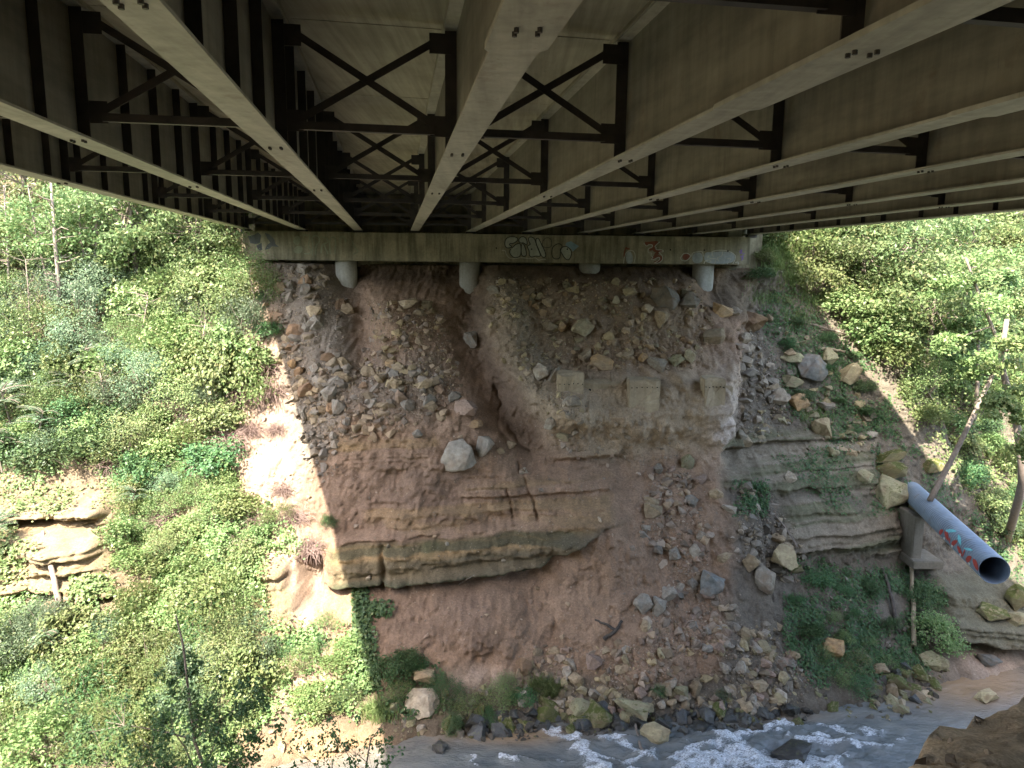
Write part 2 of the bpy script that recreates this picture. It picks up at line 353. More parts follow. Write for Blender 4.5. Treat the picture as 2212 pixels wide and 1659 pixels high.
    calm = 1 - .65 * np.exp(-((u - 590 - .24 * (v - 800)) / 110.) ** 2); fan = 1 - .6 * blob(u, v, 1330, 1290, 110, 120)
    d *= 1 - .5 * (1 - calm) * sstep(1180, 1000, v)
    d += .34 * calm * fbm(x * .55, z * .55, seed=21, octv=4) + .24 * fbm(x * 1.7, z * 1.7, seed=22, octv=4) * (1 - .5 * fine) * calm * fan
    d += .10 * np.abs(fbm(x * 4.5, z * 3.2, seed=24, octv=4)) + .06 * fbm(x * 10, z * 9, seed=26, octv=2)
    cl = fbm(x * 2.4, z * 2.4, seed=27, octv=3); d += .07 * sstep(.12, .3, cl) * (1 - fine)
    # cracks in the slumped soil
    for pts in ([(1068, 838), (1078, 880), (1074, 925), (1096, 958)], [(1096, 930), (1120, 962), (1140, 985)], [(1118, 1000), (1150, 1075), (1165, 1115)], [(1095, 1050), (1106, 1118)]):
        d -= .22 * seg(u + 9 * fbm(x * 3, z * 3, seed=28), v, pts, 2.6)
    y = yb - d
    # bench behind the cap and cut for the roadway
    ins = sstep(-12.9, -11.9, x) * sstep(11.6, 10.6, x)
    y = np.where(z > .15, y * (1 - ins) + ins * np.maximum(y, 33.4), y)
    inr = sstep(-14.6, -13.2, x) * sstep(13.0, 11.6, x) * sstep(2.7, 3.1, z)
    y = y * (1 - inr) + inr * np.maximum(y, 75)
    # ---------------- ground colours: soil and stone, with shade painted in under the cap
    red, purple, tan, grey, soil = C(.305, .20, .128), C(.20, .136, .095), C(.42, .315, .205), C(.22, .18, .135), C(.085, .066, .05)
    sand, olive, moss, slate, pink = C(.30, .20, .10), C(.12, .10, .055), C(.055, .065, .03), C(.15, .135, .105), C(.34, .25, .185)
    col = np.empty(x.shape + (3,)); col[:] = C(.17, .13, .085)
    def put(m, c): 
        nonlocal col
        m = np.clip(m, 0, 1)[..., None]; col = col * (1 - m) + c * m
    put(box_(un, vn, 700, 1640, 560, 1460, 40) * (1 - .9 * sstep(1525, 1565, un) * sstep(700, 650, vn)), red)
    put(.8 * box_(un, vn, 640, 1000, 985, 1180, 50) + .8 * box_(un, vn, 760, 1080, 1255, 1420, 50), purple)
    put(box_(un, vn, 540, 760, 560, 960, 40) + .7 * box_(un, vn, 760, 960, 780, 900, 40), grey)
    put(.85 * seg(un, vn, [(1080, 610), (1120, 740), (1170, 830), (1230, 880), (1350, 920)], 60), C(.29, .235, .165))
    put(.9 * box_(un, vn, 1180, 1600, 790, 960, 45) + .8 * box_(un, vn, 1300, 1580, 900, 990, 40), tan)
    put(.8 * blob(u, v, 1575, 880, 45, 90) + .7 * blob(u, v, 1560, 930, 30, 30), C(.50, .41, .33))
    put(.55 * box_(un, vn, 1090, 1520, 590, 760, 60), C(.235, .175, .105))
    put(.75 * seg(un, vn, [(1020, 660), (1030, 760), (1090, 880), (1140, 960)], 40), C(.16, .11, .072))  # darker along the gully
    put(.85 * box_(un, vn, 740, 1500, 560, 612, 22), C(.105, .072, .046))  # damp soil under the cap, its shade painted into the colour too
    bands = noise((z - .07 * x) * 4.2, x * .05, seed=33) + .5 * noise((z - .07 * x) * 13, x * .1, seed=34)
    bc = sand * np.ones_like(col); w_ = sstep(-.1, .5, bands)[..., None]; bc = bc * (1 - w_) + olive * w_
    w_ = (sstep(.25, .6, fbm(x * .7, z * 1.6, seed=36)) * .6)[..., None]; bc = bc * (1 - w_) + moss * 1.25 * w_
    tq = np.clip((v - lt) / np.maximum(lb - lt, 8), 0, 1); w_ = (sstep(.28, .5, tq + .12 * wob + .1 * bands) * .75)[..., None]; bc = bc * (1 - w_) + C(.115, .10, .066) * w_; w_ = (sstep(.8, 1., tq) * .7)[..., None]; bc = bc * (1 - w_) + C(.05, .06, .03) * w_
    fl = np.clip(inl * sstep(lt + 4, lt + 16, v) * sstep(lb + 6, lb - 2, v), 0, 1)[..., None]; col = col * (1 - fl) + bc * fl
    g2 = (np.clip(m2, 0, 1) * sstep(-.35, .4, bands + .5 * wob))[..., None] * .8; col = col * (1 - g2) + sand * g2
    put(.95 * sstep(1585, 1640, un + .1 * (vn - 760)) * sstep(470, 560, v), C(.155, .132, .10))
    g3 = m3[..., None] * .85; b3 = C(.25, .21, .15) * np.ones_like(col); w_ = sstep(-.1, .4, bands)[..., None]; b3 = b3 * (1 - w_) + C(.15, .145, .085) * w_; col = col * (1 - g3) + b3 * g3
    put(.75 * m6, C(.12, .115, .075))
    put(sstep(705, 640, un + .16 * (1200 - vn)) * sstep(480, 600, v) * sstep(420, 560, u), pink)
    put(sstep(560, 420, un), C(.20, .155, .10))
    g4 = np.clip(m4 + m5, 0, 1)[..., None]; b4 = C(.25, .195, .12) * np.ones_like(col); w_ = (.45 * sstep(0, .6, bands))[..., None]; b4 = b4 * (1 - w_) + C(.26, .165, .08) * w_; col = col * (1 - g4) + b4 * g4
    put(.8 * sstep(-12.55, -13.15, z + .25 * wob), C(.13, .105, .075)); put(sstep(-13.3, -13.6, z), C(.10, .08, .055))
    put(.9 * blob(u, v, 1050, 1462, 75, 28) + .9 * blob(u, v, 2130, 1430, 90, 40), C(.38, .28, .205))
    put(.85 * blob(u, v, 690, 1605, 170, 40), C(.33, .20, .105))
    return y, col
def terrain(x, z): return terrain_full(x, z)[0]

def grow(a, b, first, ratio):                # spacing that grows outwards
    out = [a]; s = first
    while out[-1] < b: out.append(out[-1] + s); s *= ratio
    return np.array(out)
gx = np.concatenate([-grow(18, 75, .12, 1.12)[::-1], np.arange(-17.95, 22, .05), grow(22, 80, .12, 1.12)])
gz = np.concatenate([np.arange(-15.6, -14.2, .2), np.arange(-14.2, 1.2, .045), grow(1.2, 25.5, .09, 1.08)])
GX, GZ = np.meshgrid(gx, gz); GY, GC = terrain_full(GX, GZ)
nzr, nxr = GX.shape
ii = np.arange(nzr * nxr).reshape(nzr, nxr)
quads = np.stack([ii[:-1, :-1], ii[:-1, 1:], ii[1:, 1:], ii[1:, :-1]], -1).reshape(-1, 4)
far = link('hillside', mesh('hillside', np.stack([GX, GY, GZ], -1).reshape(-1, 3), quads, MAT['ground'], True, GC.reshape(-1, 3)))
tag(far, 'eroded reddish dirt slope with sandstone beds under the bridge', kind='structure')

def ty(x, z):                                # bilinear look-up in the finished grid
    i = np.clip(np.searchsorted(gx, x) - 1, 0, len(gx) - 2); j = np.clip(np.searchsorted(gz, z) - 1, 0, len(gz) - 2)
    fx = np.clip((x - gx[i]) / (gx[i + 1] - gx[i]), 0, 1); fz = np.clip((z - gz[j]) / (gz[j + 1] - gz[j]), 0, 1)
    return (GY[j, i] * (1 - fx) + GY[j, i + 1] * fx) * (1 - fz) + (GY[j + 1, i] * (1 - fx) + GY[j + 1, i + 1] * fx) * fz
def hit(px, py):                             # where a line of sight meets the far bank (or the river)
    d = ray(np.atleast_1d(px), np.atleast_1d(py)); d = d / d[:, 1:2]
    ys = np.arange(14, 60, .12); best = np.full(len(d), 59.); found = np.zeros(len(d), bool)
    for y in ys:
        P = d * y; inside = (ty(P[:, 0], P[:, 2]) < y) | (P[:, 2] < -13.5)
        new = inside & ~found; best[new] = y; found |= new
    lo, hi = best - .12, best.copy()
    for _ in range(7):
        m = (lo + hi) / 2; P = d * m[:, None]; ins = (ty(P[:, 0], P[:, 2]) < m) | (P[:, 2] < -13.5); hi = np.where(ins, m, hi); lo = np.where(ins, lo, m)
    return d * hi[:, None]
def hit1(px, py): return hit(np.array([px]), np.array([py]))[0]
def surf_n(x, z):                            # outward normal of the far bank
    e = .12; dx = (ty(x + e, z) - ty(x - e, z)) / (2 * e); dz = (ty(x, z + e) - ty(x, z - e)) / (2 * e)
    n = np.stack([dx, -np.ones_like(dx), dz], -1); return n / np.linalg.norm(n, axis=-1)[..., None]

# ------------------------------------------------------------------ river
wx = np.concatenate([-grow(9, 70, .3, 1.12)[::-1], np.arange(-8.95, 21, .06), grow(21, 75, .3, 1.12)])
wy = np.concatenate([np.arange(6, 16.8, .4), np.arange(16.8, 25.5, .05), np.arange(25.5, 60, .8)])
WX, WY = np.meshgrid(wx, wy); wu, wv = proj(np.stack([WX, WY, np.full_like(WX, -13.5)], -1))
flow = fbm(WX * .5, WY * .9, seed=101, octv=4)
fu, fv = wu + 22 * fbm(WX * 1.2, WY * 1.7, seed=111, octv=4), wv + 13 * fbm(WX * 1.2, WY * 1.7, seed=112, octv=4)
foam = 1.0 * seg(fu, fv, [(1195, 1580), (1240, 1605), (1270, 1640), (1300, 1680)], 13) + .7 * seg(fu, fv, [(1240, 1585), (1330, 1600), (1420, 1640)], 8)
foam += .9 * seg(fu, fv, [(1450, 1640), (1520, 1610), (1600, 1590), (1680, 1570)], 12) + 1.0 * seg(fu, fv, [(1480, 1660), (1580, 1640), (1660, 1650), (1780, 1655)], 18)
foam += .8 * blob(fu, fv, 1600, 1650, 130, 22) + .6 * blob(fu, fv, 1290, 1650, 60, 16)
foam += .9 * seg(fu, fv, [(1560, 1600), (1590, 1640), (1640, 1660)], 14) + .6 * seg(fu, fv, [(1680, 1565), (1800, 1568), (1900, 1580)], 8) + .7 * seg(fu, fv, [(1720, 1600), (1860, 1610), (1960, 1600)], 9)
foam += .75 * seg(fu, fv, [(1075, 1640), (1120, 1655)], 6) + .6 * seg(fu, fv, [(1000, 1635), (1035, 1650)], 5) + .5 * seg(fu, fv, [(1110, 1640), (1190, 1650)], 5) + .7 * seg(fu, fv, [(1350, 1650), (1420, 1625)], 9)
rap = sstep(1130, 1260, wu) * sstep(2000, 1800, wu) * sstep(1560, 1600, wv)
foam = np.clip(foam * 1.25, 0, 1) * (.62 + .6 * sstep(-.35, .35, fbm(WX * 3.5, WY * 5, seed=103, octv=3))) + 1. * rap * sstep(.06, .45, fbm(WX * 2.2, WY * 4.2, seed=105, octv=4))
shal = np.clip(.9 * blob(wu, wv, 1110, 1590, 170, 22) * sstep(-.3, .3, flow) + 1.1 * blob(wu, wv, 2110, 1480, 170, 55) + .9 * blob(wu, wv, 680, 1600, 160, 50) + .7 * blob(wu, wv, 1600, 1548, 200, 14), 0, 1)
WZ = -13.5 + .035 * fbm(WX * 1.1, WY * 2., seed=107, octv=4) + rap * (.24 * fbm(WX * 1.3, WY * 2.3, seed=108, octv=4)) + .09 * np.clip(foam, 0, 1) * (1 + fbm(WX * 5, WY * 7, seed=109, octv=2))
iw = np.arange(WX.size).reshape(WX.shape)
wq = np.stack([iw[:-1, :-1], iw[:-1, 1:], iw[1:, 1:], iw[1:, :-1]], -1).reshape(-1, 4)
river = link('river', mesh('river', np.stack([WX, WY, WZ], -1).reshape(-1, 3), wq, MAT['water'], True, np.stack([np.clip(foam, 0, 1), shal, 0 * foam], -1).reshape(-1, 3)))
tag(river, 'shallow brown river with white riffles along the rocks', kind='structure')

# ------------------------------------------------------------------ near bank (under the photographer)
nx = np.concatenate([-grow(8, 70, .4, 1.15)[::-1], np.arange(-7.95, 8, .06), grow(8, 75, .4, 1.15)])
ny = np.concatenate([np.arange(-30, -1, .5), np.arange(-1, 7, .06), np.arange(7, 17, .3)])
NX, NY = np.meshgrid(nx, ny)
lip = np.interp(NX, [-30, 1.2, 1.75, 2.15, 2.7, 4, 8, 30], [.7, .75, 2.85, 3.55, 4.1, 4.75, 5.0, 4.7]) + .16 * fbm(NX * 2.2, NY * 0 + .5, seed=201, octv=4)
bench = -1.68 - .30 * np.clip(NY - .4, 0, None) + .05 * fbm(NX * 2, NY * 2, seed=202, octv=4) + .07 * fbm(NX * 6, NY * 6, seed=203, octv=5) + .03 * np.abs(fbm(NX * 16, NY * 16, seed=207, octv=2)) - .10 * np.exp(-((NX - .62 * NY - .25 + .1 * NY) / .12) ** 2)
over = np.clip(NY - lip, 0, None)
NZ = bench - np.minimum(over * 3.2, 1.2) - np.clip(over - .37, 0, None) * .86 + .15 * fbm(NX, NY, seed=204, octv=4) * sstep(.1, 1, over)
NZ = NZ + 5 * sstep(13, 27, np.abs(NX - 4)) * sstep(15, 1, NY); NZ = np.where(NY < -9.3, np.maximum(NZ, 3.0), NZ)  # unseen side hills, added to block low sky light
NZ = np.maximum(NZ, -14.6); NZ = np.where(NY < -3, NZ + .16 * (-3 - NY), NZ)
nc = np.empty(NX.shape + (3,)); nc[:] = C(.50, .375, .26)
w_ = (sstep(.0, .05, over) * sstep(.75, .3, over) + .9 * np.exp(-((NY - lip + .08) / .07) ** 2))[..., None]; w_ = np.clip(w_, 0, 1); nc = nc * (1 - w_) + C(.56, .43, .30) * w_
w_ = sstep(.9, 1.6, over)[..., None]; nc = nc * (1 - w_) + C(.13, .105, .07) * w_
w_ = sstep(9, 15, np.abs(NX - 4))[..., None]; nc = nc * (1 - w_) + C(.07, .085, .04) * w_
iw = np.arange(NX.size).reshape(NX.shape)
near = link('riverbank', mesh('riverbank', np.stack([NX, NY, NZ], -1).reshape(-1, 3), np.stack([iw[:-1, :-1], iw[:-1, 1:], iw[1:, 1:], iw[1:, :-1]], -1).reshape(-1, 4), MAT['ground'], True, nc.reshape(-1, 3)))
tag(near, 'bare brown dirt bank with a fresh clay edge', kind='structure')
def nearz(x, y):
    i = int(np.clip(np.searchsorted(nx, x), 0, len(nx) - 1)); j = int(np.clip(np.searchsorted(ny, y), 0, len(ny) - 1)); return NZ[j, i]

# ------------------------------------------------------------------ bridge
SK = .1625; HB = 1.535; WEB0, WEB1 = HB + .045, HB + 1.60
YN, YF = -9.0, 32.35
def gxk(k): return .887 + 2.44 * (k - 3)
bridge = empty('bridge', (0, 31, 1.48)); tag(bridge, 'steel girder highway bridge with concrete deck seen from below', 'bridge')
BO = np.array([0, 31, 1.48])
def gp(k, y, dx=0., z=0.):                   # a point on girder k
    return np.array([gxk(k) + dx - SK * y, y, z]) - BO
def plate(name, k, y0, y1, x0, x1, z0, z1, mat, par):
    m = MB(); a, b, c, d = gp(k, y0, x0), gp(k, y0, x1), gp(k, y1, x1), gp(k, y1, x0)
    m.hexa([np.array((p[0], p[1], z - BO[2])) for z in (z0, z1) for p in (a, b, c, d)]); return m.build(name, mat, par)
ROWS = [-5.6, -.3, 5.0, 10.3, 15.6, 20.9, 26.2, 31.2]      # brace rows at the middle girder
def row_y(r, k): return min(ROWS[r] + SK * 2.44 * (k - 3), 31.9) if r < 7 else 31.75
bolt_me = MB().tube([(0, 0, 0), (0, 0, -.03)], .019, 6).mesh('bolt', MAT['bolt'])
for k in range(10):
    g = link('girder', None, bridge); 
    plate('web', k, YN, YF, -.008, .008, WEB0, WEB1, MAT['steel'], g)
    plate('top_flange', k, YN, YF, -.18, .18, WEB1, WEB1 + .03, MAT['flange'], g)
    yt = [7.2, 6.8, 4.55, 5.55, 7.4, 7.6, 7.8, 8, 8.2, 8.4][k]       # the flange plate narrows here
    m = MB(); hw, nw = .225, .18
    sec = [(YN, hw, .0), (yt - .12, hw, .0), (yt, nw, .014), (YF, nw, .014)]
    V = []
    for y, w, dz in sec:
        for x, z in ((-w, HB + dz), (w, HB + dz), (w, WEB0), (-w, WEB0)): V.append(gp(k, y, x, z))
    Q = [(i * 4 + j, (i + 1) * 4 + j, (i + 1) * 4 + (j + 1) % 4, i * 4 + (j + 1) % 4) for i in range(3) for j in range(4)] + [(3, 2, 1, 0), (12, 13, 14, 15)]
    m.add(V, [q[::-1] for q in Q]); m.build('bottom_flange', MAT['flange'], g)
    for r in range(8):                       # connection stiffeners, both faces, and bolts under the flange
        y = row_y(r, k)
        for s in (-1, 1):
            if (k == 0 and s < 0) or (k == 9 and s > 0): continue
            plate('stiffener', k, y - .008, y + .008, *( (.009, .165) if s > 0 else (-.165, -.009) ), WEB0, WEB1, MAT['brace'], g)
        if 2 <= r <= 4:
            for dx in (-.075, .075):
                for dy in (-.035, .045):
                    o = link('bolt', bolt_me, g, gp(k, y + dy * (1 if dx < 0 else -1), dx, HB + (.014 if y > yt else 0)))
    face = {0: 1, 1: 1, 2: 1, 9: -1}.get(k)
    if face:                                 # closely spaced web stiffeners on the inner face
        for y in np.arange(-7.5, 31, 1.325):
            if min(abs(y - row_y(r, k)) for r in range(8)) < .4: continue
            x = (.009, .14) if face > 0 else (-.14, -.009)
            plate('stiffener', k, y - .006, y + .006, *x, WEB0 + .02, WEB1, MAT['brace'], g)
for k in range(9):
    for r in range(1, 8):
        c = link('cross_frame', None, bridge); y0, y1 = row_y(r, k), row_y(r, k + 1)
        P = lambda t, z: gp(k, y0, .0, z) * (1 - t) + gp(k + 1, y1, .0, z) * t
        zb, ztp = HB + .30, WEB1 - .16; A, B = .03, .97
        dv = (0, -.02, 0)
        MB().bar(P(.13, zb), P(.87, zb), .09, .10).build('bottom_chord', MAT['brace'], c)
        MB().bar(P(.13, zb + .08), P(.87, ztp), .012, .095).bar(P(.13, zb + .12) + np.array((0, .045, 0)), P(.87, ztp + .04) + np.array((0, .045, 0)), .085, .012).build('diagonal', MAT['brace'], c)
        MB().bar(P(.13, ztp) + dv, P(.87, zb + .08) + dv, .012, .095).build('diagonal', MAT['brace'], c)
        for t0, t1 in ((.035, .155), (.845, .965)):
            for z0, z1 in ((zb - .07, zb + .20), (ztp - .14, ztp + .12)):
                MB().bar(P(t0, (z0 + z1) / 2), P(t1, (z0 + z1) / 2), .014, z1 - z0).build('gusset', MAT['brace'], c)
def slab(name, mat, xl, xr, z0, z1, par, y0=YN, y1=33.6):
    m = MB(); a = lambda k, y, dx, z: gp(k, y, dx, z)
    m.hexa([a(0, y0, xl, z0), a(9, y0, xr, z0), a(9, y1, xr, z0), a(0, y1, xl, z0), a(0, y0, xl, z1), a(9, y0, xr, z1), a(9, y1, xr, z1), a(0, y1, xl, z1)]); return m.build(name, mat, par)
ZD = WEB1 + .032
slab('deck', MAT['deck'], -1.0, 1.0, ZD + .05, ZD + .29, bridge)
for k in range(10): plate('haunch', k, YN, 33.2, -.19, .19, ZD, ZD + .048, MAT['deck'], bridge)
for k in range(9):                            # joints of the deck forms, as thin ridges across each bay
    for y in np.arange(2.3, 31, 4.1):
        yy = y + SK * 2.44 * (k - 3); m = MB(); m.bar(gp(k, yy, .2, ZD + .048), gp(k + 1, yy + SK * 2.44, -.2, ZD + .048), .03, .012); m.build('form_joint', MAT['deck'], bridge)
for k, s in ((0, -1), (9, 1)): plate('parapet', k, YN, 33.6, *((-1.0, -.65) if s < 0 else (.65, 1.0)), ZD + .292, ZD + 1.1, MAT['column'], bridge)
plate('road_surface', 0, YN, 33.6, -.64, 2.44 * 9 + .64, ZD + .292, ZD + .35, MAT['asphalt'], bridge)
rd = MB().box(-12.6, 11.4, 33.7, 80, WEB1 + .1, ZD + .29).build('road', MAT['asphalt']); tag(rd, 'asphalt approach road behind the abutment', kind='structure')

# ------------------------------------------------------------------ abutment
ab = empty('abutment', (0, 32.3, -2)); tag(ab, 'stained concrete bridge abutment with graffiti on four round columns', 'abutment'); AO = np.array((0, 32.3, -2.))
def ab_box(name, x0, x1, y0, y1, z0, z1, mat, bev=.02):
    bm = bmesh.new(); bmesh.ops.create_cube(bm, size=1)
    for v in bm.verts: v.co = ((x0 + x1) / 2 + v.co.x * (x1 - x0) - AO[0], (y0 + y1) / 2 + v.co.y * (y1 - y0) - AO[1], (z0 + z1) / 2 + v.co.z * (z1 - z0) - AO[2])
    bmesh.ops.bevel(bm, geom=bm.edges[:], offset=bev, segments=2, affect='EDGES')
    me = bpy.data.meshes.new(name); bm.to_mesh(me); bm.free(); me.materials.append(mat); return link(name, me, ab)
CY = 31.6
ab_box('cap_beam', -11.68, 10.2, CY, 33.0, .25, 1.40, MAT['cap'])
for x0, x1, zz in ((-11.68, -7.3, 1.475), (-7.29, -1.75, 1.46), (-1.74, 1.2, 1.445), (1.21, 6.0, 1.435), (6.01, 10.2, 1.425)):
    ab_box('seat_step', x0, x1 - .01, CY + .002, 32.98, 1.3, zz, MAT['cap'], .01)
ab_box('end_block', 9.35, 9.95, CY + .35, 32.9, 1.35, 1.78, MAT['column'])
ab_box('back_wall', -12.4, 11.2, 33.02, 33.4, .0, ZD + .02, MAT['cap'])
ab_box('end_diaphragm', -11.4, 10.3, 32.4, 33.0, 1.5, 2.05, MAT['cap'], .01)
for px in (740, 1013, 1277, 1528):
    x = aty(px, 580, CY)[0]; m = MB().tube([(x - AO[0], 0, -1.6), (x - AO[0], 0, .3 - AO[2])], .47, 40); m.build('column', MAT['column'], ab, True)
for k in range(10):
    x = gxk(k) - SK * 31.95; ab_box('bearing', x - .2, x + .2, 31.78, 32.15, 1.42, HB + .012, MAT['brace'], .006)
ab2 = empty('abutment', (0, -9, -1.5)); tag(ab2, 'concrete abutment wall at the near end of the bridge', 'abutment')
MB().box(-7, 22, -.6, 0, -1.2, ZD + 1.5).build('back_wall', MAT['cap'], ab2)
# ------------------------------------------------------------------ rocks
def rock_mesh(name, seed, npts=15, boxy=.5, detail=2, rough=.035):
    r = np.random.default_rng(seed); P = r.normal(size=(npts, 3)); P /= np.linalg.norm(P, axis=1)[:, None]
    B = P / np.abs(P).max(1)[:, None]; P = P * (1 - boxy) + B * boxy
    bm = bmesh.new()
    for p in P * (.36 + .14 * r.random((npts, 1))): bm.verts.new(p)
    res = bmesh.ops.convex_hull(bm, input=bm.verts[:])
    bmesh.ops.delete(bm, geom=[v for v in bm.verts if not v.link_faces], context='VERTS')
    bmesh.ops.dissolve_limit(bm, angle_limit=math.radians(14), verts=bm.verts[:], edges=bm.edges[:])
    if detail:
        bmesh.ops.bevel(bm, geom=bm.edges[:], offset=.014, segments=1, affect='EDGES', clamp_overlap=True)
        bmesh.ops.triangulate(bm, faces=bm.faces[:])
        for _ in range(detail): 
            bmesh.ops.subdivide_edges(bm, edges=[e for e in bm.edges if e.calc_length() > .16], cuts=1, use_grid_fill=True)
            bmesh.ops.triangulate(bm, faces=bm.faces[:])
        co = np.array([v.co[:] for v in bm.verts]); bm.normal_update(); nn = np.array([v.normal[:] for v in bm.verts])
        dsp = rough * fbm(co[:, 0] * 3.1 + seed, co[:, 1] * 3.1, co[:, 2] * 3.1 + .01, seed=seed, octv=3) + rough * .6 * noise(co[:, 0] * 9, co[:, 1] * 9, co[:, 2] * 9 + .01, seed=seed + 3)
        for v, q in zip(bm.verts, co + nn * dsp[:, None]): v.co = q
    else: bmesh.ops.triangulate(bm, faces=bm.faces[:])
    co = np.array([v.co[:] for v in bm.verts]); lo, hi = co.min(0), co.max(0); co = (co - (lo + hi) / 2) / (hi - lo)
    for v, q in zip(bm.verts, co): v.co = q
    bm.verts.index_update(); F = np.array([[v.index for v in f.verts] for f in bm.faces]); bm.free()
    return co, F
HERO = [rock_mesh('boulder', 300 + i, 13 + i % 7, .25 + .06 * (i % 6), 2, .045) for i in range(14)]
SMALL = [rock_mesh('stone', 400 + i, 10 + i % 5, .2 + .1 * (i % 5), 0) for i in range(14)]
_cache = {}
def rock_me(pool, i, mat):
    key = (pool, i, mat)
    if key not in _cache:
        V, F = (HERO if pool == 'h' else SMALL)[i]; _cache[key] = mesh('boulder' if pool == 'h' else 'stone', V, F, MAT[mat])
    return _cache[key]
nboul = 0
def boulder(u, v, w, h, mat, label, group=None, shape=None, tilt=None, sink=.18, cat='boulder', name='boulder', depth=None, up=0):
    global nboul
    P = hit1(u, v); s = P[1] / (FPX * 2.16) * 1.03; W, Hh = w * s, h * s; D = depth or .5 * (W + Hh) * (.85 + .3 * R.random())
    nboul += 1; i = shape if shape is not None else nboul % 14
    n = surf_n(P[0:1], P[2:3])[0]; c = P + n * D * (.5 - sink) * .55; c[2] += up
    if mat == 'wet' or v > 1545 and P[2] < -13.3: c = P + np.array((0, 0, .12 * Hh))
    t = tilt if tilt is not None else R.uniform(-16, 16)
    o = link(name, rock_me('h', i, mat), None, c, (math.radians(R.uniform(-12, 12)), math.radians(t), R.uniform(-.5, .5)), (W * 1.08, D, Hh * 1.08))
    tag(o, label, cat, group); return o
